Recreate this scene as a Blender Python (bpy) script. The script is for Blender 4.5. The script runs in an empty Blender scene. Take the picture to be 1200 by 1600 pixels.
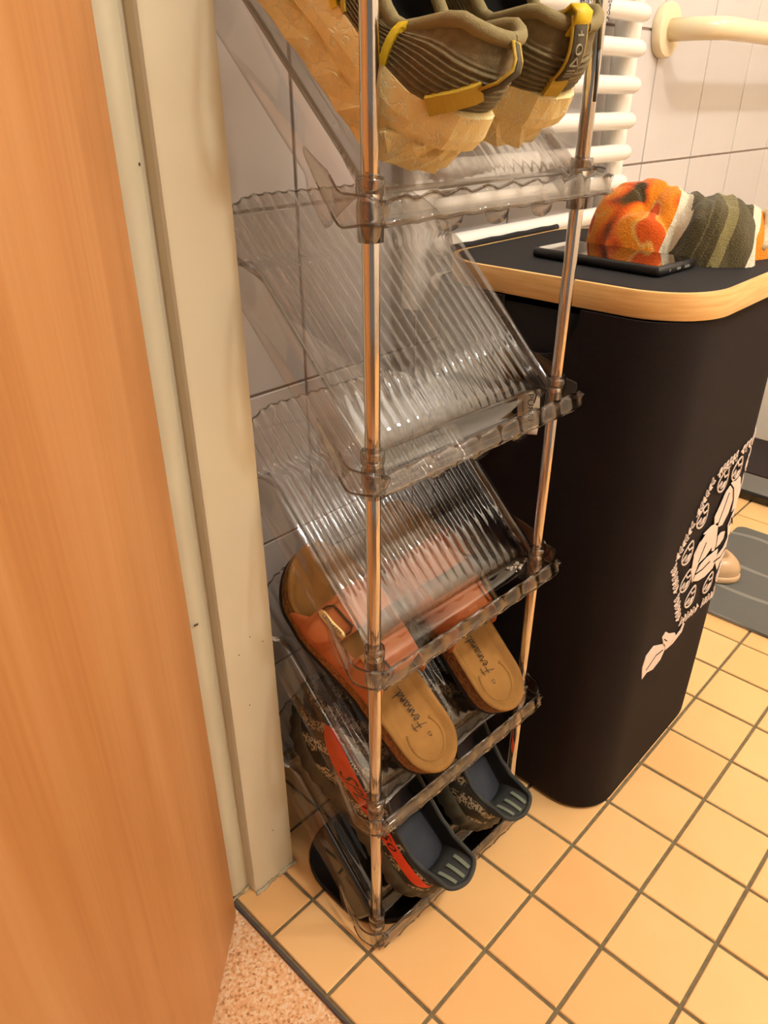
import bpy, bmesh, math, random
from math import sin, cos, pi, sqrt, radians
from mathutils import Vector, Matrix, noise
import numpy as np

random.seed(7)
SC = bpy.context.scene
COL = SC.collection

# ------------------------------------------------------------------ camera
cam_d = bpy.data.cameras.new('camera')
cam = bpy.data.objects.new('camera', cam_d); COL.objects.link(cam)
cam_d.sensor_fit = 'VERTICAL'; cam_d.sensor_height = 32.0
cam_d.lens = 1167.19 / 1600 * 32.0
cam_d.clip_start = 0.02
RT = Vector((0.688217, -0.725504, -0.000832))
DN = Vector((-0.352707, -0.333577, -0.874256))
FW = Vector((0.633999, 0.601972, -0.485464))
CAM_AT = Vector((-0.370488, -0.278679, 0.901516))
cam.matrix_world = Matrix(((RT.x, -DN.x, -FW.x, CAM_AT.x), (RT.y, -DN.y, -FW.y, CAM_AT.y),
                           (RT.z, -DN.z, -FW.z, CAM_AT.z), (0, 0, 0, 1)))
SC.camera = cam

# ------------------------------------------------------------------ light
world = bpy.data.worlds.new('world'); SC.world = world; world.use_nodes = True
bg = world.node_tree.nodes['Background']
bg.inputs[0].default_value = (1.0, 0.93, 0.84, 1); bg.inputs[1].default_value = 0.14

def lamp(name, loc, power, color, radius):
    l = bpy.data.lights.new(name, 'POINT'); l.energy = power; l.color = color; l.shadow_soft_size = radius
    o = bpy.data.objects.new(name, l); o.location = loc; COL.objects.link(o); return o
lamp('bathroom_lamp', (1.13, -1.0, 2.36), 19, (1.0, 0.98, 0.95), 0.045)
lamp('bathroom_lamp', (0.10, -1.04, 2.36), 34, (1.0, 0.98, 0.95), 0.045)
lamp('hallway_lamp', (-1.25, -0.9, 2.3), 2, (1.0, 0.90, 0.78), 0.12)

SC.view_settings.view_transform = 'Standard'; SC.view_settings.look = 'None'
SC.view_settings.exposure = 0.55; SC.view_settings.gamma = 1.0
SC.view_settings.use_curve_mapping = False
SC.cycles.transparent_max_bounces = 48
SC.cycles.max_bounces = 14
SC.cycles.transmission_bounces = 12
SC.cycles.sample_clamp_indirect = 4.0
SC.cycles.use_denoising = True

# ------------------------------------------------------------------ materials
def newmat(name):
    m = bpy.data.materials.new(name); m.use_nodes = True
    nt = m.node_tree; return m, nt, nt.nodes['Principled BSDF']
def N(nt, kind, **kw):
    n = nt.nodes.new(kind)
    for k, v in kw.items():
        if k.startswith('i_'): n.inputs[k[2:].replace('_', ' ')].default_value = v
        else: setattr(n, k, v)
    return n
def L(nt, a, b): nt.links.new(a, b)
def rgb(r, g, b): # sRGB 0-255 to linear
    f = lambda c: (c/255/12.92) if c/255 <= .04045 else ((c/255+.055)/1.055)**2.4
    return (f(r), f(g), f(b), 1)
def coords(nt, scale=(1,1,1), kind='Object', rot=(0,0,0)):
    tc = N(nt, 'ShaderNodeTexCoord'); mp = N(nt, 'ShaderNodeMapping')
    mp.inputs['Scale'].default_value = scale; mp.inputs['Rotation'].default_value = rot
    L(nt, tc.outputs[kind], mp.inputs[0]); return mp.outputs[0]
def ramp(nt, fac, stops, interp='LINEAR'):
    r = N(nt, 'ShaderNodeValToRGB'); cr = r.color_ramp; cr.interpolation = interp
    while len(cr.elements) < len(stops): cr.elements.new(0.5)
    for e, (p, c) in zip(cr.elements, stops): e.position = p; e.color = c
    L(nt, fac, r.inputs[0]); return r.outputs[0]
def plain(name, col, rough=.5, metal=0, var=None, scale=30, detail=4, stretch=(1,1,1), bump=0, bscale=None, spec=.5, coat=0, sheen=0):
    m, nt, b = newmat(name)
    b.inputs['Base Color'].default_value = col; b.inputs['Roughness'].default_value = rough
    b.inputs['Metallic'].default_value = metal; b.inputs['Specular IOR Level'].default_value = spec
    b.inputs['Coat Weight'].default_value = coat; b.inputs['Sheen Weight'].default_value = sheen
    if var or bump:
        v = coords(nt, stretch)
        if var:
            n = N(nt, 'ShaderNodeTexNoise', i_Scale=scale, i_Detail=detail); L(nt, v, n.inputs['Vector'])
            L(nt, ramp(nt, n.outputs[0], [(.3, var), (.7, col)]), b.inputs['Base Color'])
        if bump:
            n2 = N(nt, 'ShaderNodeTexNoise', i_Scale=bscale or scale, i_Detail=3); L(nt, v, n2.inputs['Vector'])
            bp = N(nt, 'ShaderNodeBump', i_Strength=bump, i_Distance=.001); L(nt, n2.outputs[0], bp.inputs['Height'])
            L(nt, bp.outputs[0], b.inputs['Normal'])
    return m

M = {}
def mk_floor_tile(name, c1, c2, rough, spec=.5):
    m, nt, b = newmat(name)
    oi = N(nt, 'ShaderNodeObjectInfo')
    v = coords(nt, kind='Generated')
    geo = N(nt, 'ShaderNodeNewGeometry')
    n = N(nt, 'ShaderNodeTexNoise', i_Scale=9, i_Detail=5); L(nt, geo.outputs['Position'], n.inputs['Vector'])
    mx = N(nt, 'ShaderNodeMath', operation='MULTIPLY_ADD'); mx.inputs[1].default_value = .45
    L(nt, oi.outputs['Random'], mx.inputs[0]); 
    sc = N(nt, 'ShaderNodeMath', operation='MULTIPLY'); sc.inputs[1].default_value = .6
    L(nt, n.outputs[0], sc.inputs[0]); L(nt, sc.outputs[0], mx.inputs[2])
    L(nt, ramp(nt, mx.outputs[0], [(.15, c1), (.85, c2)]), b.inputs['Base Color'])
    b.inputs['Roughness'].default_value = rough; b.inputs['Specular IOR Level'].default_value = spec
    n2 = N(nt, 'ShaderNodeTexNoise', i_Scale=60, i_Detail=2); L(nt, geo.outputs['Position'], n2.inputs['Vector'])
    bp = N(nt, 'ShaderNodeBump', i_Strength=.06, i_Distance=.002); L(nt, n2.outputs[0], bp.inputs['Height']); L(nt, bp.outputs[0], b.inputs['Normal'])
    return m
M['floor_tile'] = mk_floor_tile('floor_tile', rgb(246,188,120), rgb(254,208,144), .32, .35)
M['wall_tile'] = mk_floor_tile('wall_tile', rgb(206,200,198), rgb(214,208,205), .16, .5)
M['grout'] = plain('floor_grout', rgb(132,116,84), .9, var=rgb(108,94,68), scale=120)
M['wall_grout'] = plain('wall_grout', rgb(150,132,116), .9, var=rgb(126,110,98), scale=90)
M['paint'] = plain('cream_paint', rgb(240,230,198), .28, var=rgb(234,222,188), scale=7, bump=.08, bscale=40)
M['plaster'] = plain('plaster', rgb(232,222,206), .8)
M['ceil'] = plain('ceiling_white', rgb(240,235,225), .9)
M['caulk'] = plain('caulk', rgb(222,212,184), .6, var=rgb(150,128,86), scale=60, bump=.5, bscale=90)
M['strip'] = plain('threshold_metal', rgb(96,88,84), .45, metal=.4)

def mk_wood_door():
    m, nt, b = newmat('beech_veneer')
    v = coords(nt, (1, 1, .05))
    n = N(nt, 'ShaderNodeTexNoise', i_Scale=26, i_Detail=7, i_Distortion=.5); L(nt, v, n.inputs['Vector'])
    v2 = coords(nt, (1, 1, .025))
    n2 = N(nt, 'ShaderNodeTexNoise', i_Scale=190, i_Detail=3); L(nt, v2, n2.inputs['Vector'])
    ad = N(nt, 'ShaderNodeMath', operation='MULTIPLY_ADD'); ad.inputs[1].default_value = .35
    L(nt, n2.outputs[0], ad.inputs[0]); L(nt, n.outputs[0], ad.inputs[2])
    L(nt, ramp(nt, ad.outputs[0], [(.42, rgb(204,138,80)), (.62, rgb(216,152,92)), (.9, rgb(228,168,110))]), b.inputs['Base Color'])
    b.inputs['Roughness'].default_value = .42; b.inputs['Specular IOR Level'].default_value = .35
    bp = N(nt, 'ShaderNodeBump', i_Strength=.05, i_Distance=.001); L(nt, n2.outputs[0], bp.inputs['Height']); L(nt, bp.outputs[0], b.inputs['Normal'])
    return m
M['door'] = mk_wood_door()
def mk_lino():
    m, nt, b = newmat('speckled_linoleum')
    v = coords(nt)
    n = N(nt, 'ShaderNodeTexVoronoi', i_Scale=330); L(nt, v, n.inputs['Vector'])
    n2 = N(nt, 'ShaderNodeTexNoise', i_Scale=240, i_Detail=4); L(nt, v, n2.inputs['Vector'])
    s = N(nt, 'ShaderNodeSeparateColor'); L(nt, n.outputs['Color'], s.inputs[0])
    ad = N(nt, 'ShaderNodeMath', operation='MULTIPLY_ADD'); ad.inputs[1].default_value = .5
    L(nt, s.outputs[0], ad.inputs[0]); L(nt, n2.outputs[0], ad.inputs[2])
    L(nt, ramp(nt, ad.outputs[0], [(.42, rgb(188,122,76)), (.6, rgb(240,182,126)), (.8, rgb(248,198,146)), (.98, rgb(252,222,184))]), b.inputs['Base Color'])
    b.inputs['Roughness'].default_value = .5
    return m
M['lino'] = mk_lino()

def mk_clear(name, tint, refr=.22, ior=1.25, gl=1.0, rough=.03):
    m = bpy.data.materials.new(name); m.use_nodes = True; nt = m.node_tree; nt.nodes.clear()
    out = N(nt, 'ShaderNodeOutputMaterial')
    tr = N(nt, 'ShaderNodeBsdfTransparent'); tr.inputs[0].default_value = tint
    lw0 = N(nt, 'ShaderNodeLayerWeight', i_Blend=.5)
    pw0 = N(nt, 'ShaderNodeMath', operation='POWER'); pw0.inputs[1].default_value = 1.8; L(nt, lw0.outputs['Facing'], pw0.inputs[0])
    mt = N(nt, 'ShaderNodeMix', data_type='RGBA'); mt.inputs[6].default_value = tint; mt.inputs[7].default_value = (tint[0]**6, tint[1]**6, tint[2]**6, 1)
    L(nt, pw0.outputs[0], mt.inputs['Factor']); L(nt, mt.outputs[2], tr.inputs[0])
    rf = N(nt, 'ShaderNodeBsdfRefraction'); rf.inputs['Color'].default_value = tint; rf.inputs['IOR'].default_value = ior; rf.inputs['Roughness'].default_value = .02
    gs = N(nt, 'ShaderNodeBsdfAnisotropic'); gs.inputs['Color'].default_value = (1,1,1,1); gs.inputs['Roughness'].default_value = rough
    lw = N(nt, 'ShaderNodeLayerWeight', i_Blend=.5)
    pw = N(nt, 'ShaderNodeMath', operation='POWER'); pw.inputs[1].default_value = 3.0; L(nt, lw.outputs['Facing'], pw.inputs[0])
    mu = N(nt, 'ShaderNodeMath', operation='MULTIPLY_ADD', use_clamp=True); mu.inputs[1].default_value = .62*gl; mu.inputs[2].default_value = .055*gl; L(nt, pw.outputs[0], mu.inputs[0])
    m1 = N(nt, 'ShaderNodeMixShader'); m1.inputs[0].default_value = refr
    L(nt, tr.outputs[0], m1.inputs[1]); L(nt, rf.outputs[0], m1.inputs[2])
    m2 = N(nt, 'ShaderNodeMixShader'); L(nt, mu.outputs[0], m2.inputs[0]); L(nt, m1.outputs[0], m2.inputs[1]); L(nt, gs.outputs[0], m2.inputs[2])
    L(nt, m2.outputs[0], out.inputs[0]); return m
M['sheet'] = mk_clear('clear_ribbed_plastic', (.91,.895,.885,1), .20, 1.42, 1.3)
M['clear'] = mk_clear('clear_plastic', (.915,.905,.895,1), .0, 1.35, .85)
M['collar'] = mk_clear('clear_thick_plastic', (.82,.79,.76,1), .20, 1.3, 1.3)
M['edge'] = mk_clear('clear_rolled_edge', (.62,.58,.55,1), .0, 1.35, 1.2)
M['chrome'] = plain('polished_steel', rgb(214,206,198), .14, metal=1)
M['black'] = plain('black_plastic', rgb(16,14,13), .25)

M['fabric'] = plain('black_fabric', rgb(30,22,21), .85, var=rgb(25,18,18), scale=300, bump=.3, bscale=900, spec=.2)
M['fabric_top'] = plain('black_lid_fabric', rgb(31,29,30), .8, bump=.35, bscale=900, spec=.25)
M['dark'] = plain('dark_lining', rgb(14,12,12), .9)
def mk_bamboo():
    m, nt, b = newmat('bamboo')
    v = coords(nt, (.08, .08, 1))
    n = N(nt, 'ShaderNodeTexNoise', i_Scale=240, i_Detail=4); L(nt, v, n.inputs['Vector'])
    L(nt, ramp(nt, n.outputs[0], [(.3, rgb(234,178,106)), (.7, rgb(252,206,136))]), b.inputs['Base Color'])
    b.inputs['Roughness'].default_value = .38
    return m
M['bamboo'] = mk_bamboo()
M['print'] = plain('white_print', rgb(236,214,200), .7)
M['tag'] = plain('tag_cloth', rgb(226,208,180), .85, var=rgb(210,190,160), scale=80)
M['ink'] = plain('black_ink', rgb(24,20,18), .7)
M['white'] = plain('white_enamel', rgb(244,238,228), .22)
M['cream_plastic'] = plain('cream_plastic', rgb(240,222,184), .2)
M['phone'] = plain('phone_case', rgb(20,20,21), .4)
M['phone_glass'] = plain('phone_glass', rgb(8,8,10), .04, spec=.8, coat=.6)
M['mat'] = None
M['beige'] = plain('beige_ceramic', rgb(216,178,136), .2)
M['brown_rug'] = plain('dark_brown_rug', rgb(44,32,28), .95, bump=.5, bscale=300)
M['scale_grey'] = plain('grey_rubber', rgb(112,108,102), .6)

def mk_mat():
    m, nt, b = newmat('grey_bath_mat')
    v = coords(nt)
    w = N(nt, 'ShaderNodeTexWave', wave_type='BANDS', bands_direction='X', i_Scale=2.6, i_Distortion=9, i_Detail=1.2); w.inputs['Detail Scale'].default_value = .9
    L(nt, v, w.inputs['Vector'])
    n = N(nt, 'ShaderNodeTexNoise', i_Scale=400); L(nt, v, n.inputs['Vector'])
    c = ramp(nt, w.outputs['Fac'], [(0, rgb(104,102,96)), (.965, rgb(104,102,96)), (.985, rgb(138,136,128))])
    L(nt, c, b.inputs['Base Color']); b.inputs['Roughness'].default_value = .95
    bp = N(nt, 'ShaderNodeBump', i_Strength=.5, i_Distance=.002); L(nt, n.outputs[0], bp.inputs['Height']); L(nt, bp.outputs[0], b.inputs['Normal'])
    return m
M['mat'] = mk_mat()

# shoes
def mk_sole():
    m, nt, b = newmat('pale_yellow_sole'); v = coords(nt)
    n = N(nt, 'ShaderNodeTexNoise', i_Scale=45, i_Detail=4); L(nt, v, n.inputs['Vector'])
    wv = N(nt, 'ShaderNodeMix', data_type='RGBA'); wv.inputs['Factor'].default_value = .06; L(nt, v, wv.inputs[6]); L(nt, n.outputs['Color'], wv.inputs[7])
    e = N(nt, 'ShaderNodeTexVoronoi', feature='DISTANCE_TO_EDGE', i_Scale=62); L(nt, wv.outputs[2], e.inputs['Vector'])
    base = ramp(nt, n.outputs[0], [(.3, rgb(232,204,134)), (.7, rgb(250,228,164))])
    mx = N(nt, 'ShaderNodeMix', data_type='RGBA'); L(nt, ramp(nt, e.outputs[0], [(.0, (.8,.8,.8,1)), (.03, (.35,.35,.35,1)), (.06, (0,0,0,1))]), mx.inputs['Factor'])
    L(nt, base, mx.inputs[6]); mx.inputs[7].default_value = rgb(252,240,196); L(nt, mx.outputs[2], b.inputs['Base Color'])
    b.inputs['Roughness'].default_value = .55
    bp = N(nt, 'ShaderNodeBump', i_Strength=.5, i_Distance=.0012); L(nt, ramp(nt, e.outputs[0], [(0, (0,0,0,1)), (.05, (1,1,1,1))]), bp.inputs['Height']); L(nt, bp.outputs[0], b.inputs['Normal'])
    return m
M['sole_yellow'] = mk_sole()
M['olive'] = plain('olive_knit', rgb(126,110,74), .8, var=rgb(106,92,60), scale=200, bump=.5, bscale=700)
M['olive_dark'] = plain('dark_olive_trim', rgb(78,66,44), .75, bump=.3, bscale=500)
M['olive_rim'] = plain('olive_collar', rgb(140,124,82), .85, bump=.5, bscale=900)
M['yellow'] = plain('yellow_trim', rgb(226,190,24), .5)
M['yellow_tape'] = plain('mustard_tape', rgb(190,158,48), .6, bump=.3, bscale=600)
M['lining'] = plain('black_lining', rgb(15,13,11), .9)
M['tag_grey'] = plain('tag_print', rgb(150,140,110), .6)
M['lace'] = plain('olive_lace', rgb(108,98,68), .8)
M['lace_tip'] = plain('lace_tip', rgb(60,54,48), .4)

def mk_suede(name, c1, c2):
    m, nt, b = newmat(name); v = coords(nt)
    n = N(nt, 'ShaderNodeTexNoise', i_Scale=22, i_Detail=5); L(nt, v, n.inputs['Vector'])
    L(nt, ramp(nt, n.outputs[0], [(.32, c1), (.7, c2)]), b.inputs['Base Color'])
    b.inputs['Roughness'].default_value = .8; b.inputs['Specular IOR Level'].default_value = .25
    n2 = N(nt, 'ShaderNodeTexNoise', i_Scale=500); L(nt, v, n2.inputs['Vector'])
    bp = N(nt, 'ShaderNodeBump', i_Strength=.25, i_Distance=.001); L(nt, n2.outputs[0], bp.inputs['Height']); L(nt, bp.outputs[0], b.inputs['Normal'])
    return m
M['suede'] = mk_suede('tan_suede_footbed', rgb(134,94,42), rgb(164,118,60))
def mk_cork():
    m, nt, b = newmat('cork'); v = coords(nt)
    n = N(nt, 'ShaderNodeTexVoronoi', i_Scale=300); L(nt, v, n.inputs['Vector'])
    s = N(nt, 'ShaderNodeSeparateColor'); L(nt, n.outputs['Color'], s.inputs[0])
    L(nt, ramp(nt, s.outputs[0], [(0, rgb(116,72,30)), (.5, rgb(150,98,44)), (1, rgb(176,122,62))]), b.inputs['Base Color'])
    b.inputs['Roughness'].default_value = .8; return m
M['cork'] = mk_cork()
M['rubber'] = plain('dark_rubber', rgb(40,32,26), .8)
M['leather'] = mk_suede('rust_leather', rgb(186,102,56), rgb(208,126,74))
M['brass'] = plain('aged_brass', rgb(206,176,116), .35, metal=.8)

def mk_knit(name, base, fleck, fleck2=None):
    m, nt, b = newmat(name)
    v = coords(nt, (1,1,1))
    w = N(nt, 'ShaderNodeTexWave', wave_type='BANDS', bands_direction='DIAGONAL', i_Scale=14, i_Distortion=5, i_Detail=2); L(nt, v, w.inputs['Vector'])
    n = N(nt, 'ShaderNodeTexVoronoi', i_Scale=420); L(nt, v, n.inputs['Vector'])
    s = N(nt, 'ShaderNodeSeparateColor'); L(nt, n.outputs['Color'], s.inputs[0])
    mu = N(nt, 'ShaderNodeMath', operation='MULTIPLY'); L(nt, w.outputs['Fac'], mu.inputs[0]); L(nt, s.outputs[0], mu.inputs[1])
    c = ramp(nt, mu.outputs[0], [(0, base), (.30, base), (.36, fleck), (1, fleck)])
    L(nt, c, b.inputs['Base Color']); b.inputs['Roughness'].default_value = .85
    n2 = N(nt, 'ShaderNodeTexNoise', i_Scale=600); L(nt, v, n2.inputs['Vector'])
    bp = N(nt, 'ShaderNodeBump', i_Strength=.5, i_Distance=.0015); L(nt, n2.outputs[0], bp.inputs['Height']); L(nt, bp.outputs[0], b.inputs['Normal'])
    return m
M['knit'] = mk_knit('dark_knit', rgb(56,52,42), rgb(190,176,144))
M['sole_dark'] = plain('dark_olive_sole', rgb(88,80,60), .6, var=rgb(70,64,48), scale=30)
M['orange'] = plain('orange_stripe', rgb(238,70,22), .6, bump=.3, bscale=700)
M['collar_dark'] = plain('dark_neoprene', rgb(50,50,46), .8, bump=.2, bscale=800)
M['insole'] = plain('blue_grey_insole', rgb(58,60,66), .85, var=rgb(46,48,54), scale=40)
M['stripe_green'] = plain('grey_green_stripe', rgb(118,124,104), .7)

def mk_towel():
    m, nt, b = newmat('terry_towel')
    tc = N(nt, 'ShaderNodeTexCoord')
    warp = N(nt, 'ShaderNodeTexNoise', i_Scale=14, i_Detail=2); L(nt, tc.outputs['Object'], warp.inputs['Vector'])
    sx = N(nt, 'ShaderNodeSeparateXYZ'); L(nt, tc.outputs['Object'], sx.inputs[0])
    # slanted position along the towel
    def math(op, a, bb, c=None):
        n = N(nt, 'ShaderNodeMath', operation=op)
        for i, q in enumerate((a, bb, c)):
            if q is None: continue
            if isinstance(q, (int, float)): n.inputs[i].default_value = q
            else: L(nt, q, n.inputs[i])
        return n.outputs[0]
    p = math('MULTIPLY_ADD', sx.outputs[1], -.15, sx.outputs[0])
    p = math('MULTIPLY_ADD', sx.outputs[2], -.35, p)
    p = math('MULTIPLY_ADD', warp.outputs[0], .012, p)
    t = math('MULTIPLY_ADD', p, 4.0, 0.0)      # 0..1 over 0.25 m
    or1, or2, dk = rgb(240,140,26), rgb(226,92,20), rgb(74,58,26)
    v = N(nt, 'ShaderNodeTexNoise', i_Scale=17, i_Detail=1.0, i_Distortion=.8); L(nt, tc.outputs['Object'], v.inputs['Vector'])
    orange = ramp(nt, v.outputs[0], [(.0, dk), (.33, dk), (.40, or2), (.5, or1), (.60, or1), (.64, rgb(240,180,90)), (.68, or2), (1, or2)])
    olive = rgb(84,74,46); ol2 = rgb(134,122,78); wh = rgb(240,226,196)
    st = ramp(nt, t, [(0, wh), (.40, wh), (.465, olive), (.53, rgb(112,100,66)), (.536, olive), (.565, rgb(104,92,60)), (.57, olive), (.60, ol2), (.65, olive), (.775, wh), (.83, or1)], 'CONSTANT')
    f = ramp(nt, t, [(.0, (0,0,0,1)), (.415, (1,1,1,1))], 'CONSTANT')
    mx = N(nt, 'ShaderNodeMix', data_type='RGBA'); L(nt, f, mx.inputs['Factor']); L(nt, orange, mx.inputs[6]); L(nt, st, mx.inputs[7])
    fz = N(nt, 'ShaderNodeTexNoise', i_Scale=520, i_Detail=2); L(nt, tc.outputs['Object'], fz.inputs['Vector'])
    sh = N(nt, 'ShaderNodeMix', data_type='RGBA', blend_type='MULTIPLY'); sh.inputs['Factor'].default_value = .5
    L(nt, mx.outputs[2], sh.inputs[6]); L(nt, ramp(nt, fz.outputs[0], [(.3, (.55,.55,.55,1)), (.65, (1,1,1,1))]), sh.inputs[7])
    L(nt, sh.outputs[2], b.inputs['Base Color'])
    b.inputs['Roughness'].default_value = .95; b.inputs['Sheen Weight'].default_value = .2; b.inputs['Specular IOR Level'].default_value = .15
    bp = N(nt, 'ShaderNodeBump', i_Strength=.9, i_Distance=.002); L(nt, fz.outputs[0], bp.inputs['Height']); L(nt, bp.outputs[0], b.inputs['Normal'])
    return m
M['towel'] = mk_towel()
def mk_grey_towel():
    m, nt, b = newmat('speckled_grey_towel'); v = coords(nt)
    n = N(nt, 'ShaderNodeTexNoise', i_Scale=330, i_Detail=2); L(nt, v, n.inputs['Vector'])
    L(nt, ramp(nt, n.outputs[0], [(.42, rgb(60,58,62)), (.5, rgb(150,146,146)), (.58, rgb(236,230,226))]), b.inputs['Base Color'])
    b.inputs['Roughness'].default_value = .95; return m
M['grey_towel'] = mk_grey_towel()
M['crumb'] = plain('white_crumb', rgb(226,220,204), .8)

# ------------------------------------------------------------------ helpers
def link(name, me, mat=None, parent=None, loc=None, mtx=None):
    o = bpy.data.objects.new(name, me); COL.objects.link(o)
    if mat is not None and me is not None and not me.materials: me.materials.append(mat)
    if parent is not None: o.parent = parent
    if mtx is not None: o.matrix_basis = mtx
    if loc is not None: o.location = loc
    return o
def mesh(name, verts, faces, smooth=True):
    me = bpy.data.meshes.new(name); me.from_pydata([tuple(v) for v in verts], [], faces); me.update()
    if smooth: me.polygons.foreach_set('use_smooth', [True]*len(me.polygons))
    return me
def fix(me):
    bm = bmesh.new(); bm.from_mesh(me); bmesh.ops.recalc_face_normals(bm, faces=bm.faces); bm.to_mesh(me); bm.free(); return me
def empty(name, loc=(0,0,0), mtx=None):
    o = bpy.data.objects.new(name, None); COL.objects.link(o); o.empty_display_size = .05
    if mtx is not None: o.matrix_basis = mtx
    else: o.location = loc
    return o
def tag(o, label=None, cat=None, group=None, kind=None):
    if label: o['label'] = label
    if cat: o['category'] = cat
    if group: o['group'] = group
    if kind: o['kind'] = kind
    return o
def grid_faces(nu, nv, wrap=False):
    f = []
    for i in range(nu if wrap else nu-1):
        i2 = (i+1) % nu
        for j in range(nv-1): f.append((i*nv+j, i2*nv+j, i2*nv+j+1, i*nv+j+1))
    return f
def box(name, x0, x1, y0, y1, z0, z1, bev=0.0, seg=2):
    bm = bmesh.new(); bmesh.ops.create_cube(bm, size=1)
    for v in bm.verts: v.co = ((x0+x1)/2+v.co.x*(x1-x0), (y0+y1)/2+v.co.y*(y1-y0), (z0+z1)/2+v.co.z*(z1-z0))
    if bev: bmesh.ops.bevel(bm, geom=list(bm.edges), offset=bev, segments=seg, affect='EDGES', profile=.5)
    me = bpy.data.meshes.new(name); bm.to_mesh(me); bm.free()
    return me
def solid(o, t, off=0):
    m = o.modifiers.new('thickness', 'SOLIDIFY'); m.thickness = t; m.offset = off; m.use_even_offset = False; return o
def extrude_poly(name, pts, z0, z1):
    n = len(pts); v = [(x, y, z0) for x, y in pts] + [(x, y, z1) for x, y in pts]
    f = [tuple(range(n))[::-1], tuple(range(n, 2*n))] + [(i, (i+1) % n, n+(i+1) % n, n+i) for i in range(n)]
    return fix(mesh(name, v, f, False))
def tube(name, pts, r, seg=10, caps=True):
    pts = [Vector(p) for p in pts]; n = len(pts); rr = r if hasattr(r, '__len__') else [r]*n
    v, f = [], []; up = None
    for i, p in enumerate(pts):
        d = (pts[min(i+1, n-1)] - pts[max(i-1, 0)]).normalized()
        if up is None:
            a = Vector((0,0,1)) if abs(d.z) < .9 else Vector((1,0,0)); up = (a - d*a.dot(d)).normalized()
        else: up = (up - d*up.dot(d)).normalized()
        s = d.cross(up)
        for k in range(seg):
            a = 2*pi*k/seg; v.append(p + (up*cos(a)+s*sin(a))*rr[i])
    for i in range(n-1):
        for k in range(seg):
            f.append((i*seg+k, i*seg+(k+1) % seg, (i+1)*seg+(k+1) % seg, (i+1)*seg+k))
    if caps: f += [tuple(range(seg))[::-1], tuple(range((n-1)*seg, n*seg))]
    return fix(mesh(name, v, f))
def lathe(name, prof, seg=20):
    v, f = [], []
    for r, z in prof:
        for k in range(seg): v.append((r*cos(2*pi*k/seg), r*sin(2*pi*k/seg), z))
    for i in range(len(prof)-1):
        for k in range(seg): f.append((i*seg+k, i*seg+(k+1) % seg, (i+1)*seg+(k+1) % seg, (i+1)*seg+k))
    return fix(mesh(name, v, f))
def rrect(x0, x1, y0, y1, r, n=8):
    out = []
    for cx, cy, a0 in ((x1-r, y0+r, -90), (x1-r, y1-r, 0), (x0+r, y1-r, 90), (x0+r, y0+r, 180)):
        for k in range(n+1):
            a = radians(a0 + 90*k/n); out.append((cx+r*cos(a), cy+r*sin(a)))
    return out
def loft(name, loops, cap0=False, cap1=False, smooth=True):
    n = len(loops[0]); v = [p for lp in loops for p in lp]; f = []
    for i in range(len(loops)-1):
        for k in range(n): f.append((i*n+k, i*n+(k+1) % n, (i+1)*n+(k+1) % n, (i+1)*n+k))
    if cap0: f.append(tuple(range(n))[::-1])
    if cap1: f.append(tuple(range((len(loops)-1)*n, len(loops)*n)))
    return fix(mesh(name, v, f, smooth))
def sharp(o, ang=35):
    me = o.data; me.polygons.foreach_set('use_smooth', [True]*len(me.polygons))
    try: me.set_sharp_from_angle(angle=radians(ang))
    except Exception: pass
    return o
def poly_decal(name, polys, mp, h=.0006):
    """flat print: 2-D polygons laid on a surface by mp(u,v,height)"""
    bm = bmesh.new()
    for P in polys:
        top = [bm.verts.new(mp(a, b, h)) for a, b in P]; bot = [bm.verts.new(mp(a, b, -.0003)) for a, b in P]
        try:
            bm.faces.new(top)
            for i in range(len(P)): bm.faces.new((top[i], bot[i], bot[(i+1) % len(P)], top[(i+1) % len(P)]))
        except ValueError: pass
    bmesh.ops.triangulate(bm, faces=[f for f in bm.faces if len(f.verts) > 4])
    me = bpy.data.meshes.new(name); bm.to_mesh(me); bm.free(); return me
def stroke_polys(line, w):
    out = []
    for i in range(len(line)-1):
        a, b = Vector(line[i]), Vector(line[i+1]); d = (b-a)
        if d.length < 1e-6: continue
        d.normalize(); n = Vector((-d.y, d.x))*w/2; e = d*w*.25
        out.append([tuple(a-n-e), tuple(b-n+e), tuple(b+n+e), tuple(a+n-e)])
    return out
def text_mesh(name, s, size, mp, h=.0006):
    cu = bpy.data.curves.new(name, 'FONT'); cu.body = s; cu.size = size; cu.align_x = 'CENTER'; cu.align_y = 'CENTER'; cu.resolution_u = 3
    o = bpy.data.objects.new(name, cu); COL.objects.link(o); bpy.context.view_layer.update()
    me = bpy.data.meshes.new_from_object(o.evaluated_get(bpy.context.evaluated_depsgraph_get()))
    bpy.data.objects.remove(o); bpy.data.curves.remove(cu)
    me.name = name; me.materials.clear()
    for v in me.vertices: v.co = mp(v.co.x, v.co.y, h)
    return me

# ------------------------------------------------------------------ setting
WY = 0.42                                        # tiled wall plane
def in_view(p, m=120):
    d = Vector(p) - CAM_AT; z = d.dot(FW)
    if z < .05: return False
    x = 600 + 1167.19*d.dot(RT)/z; y = 800 + 1167.19*d.dot(DN)/z
    return -m < x < 1200+m and -m < y < 1600+m

def tile_mesh(name, w, h, t, bev):
    v = []
    for (e, z) in ((bev, 0), (0, -bev), (0, -t)):
        v += [(-w/2+e, -h/2+e, z), (w/2-e, -h/2+e, z), (w/2-e, h/2-e, z), (-w/2+e, h/2-e, z)]
    f = [(0,1,2,3)]
    for r in (0, 4):
        for k in range(4): f.append((r+k, r+4+k, r+4+(k+1) % 4, r+(k+1) % 4))
    return mesh(name, v, f, False)

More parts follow.
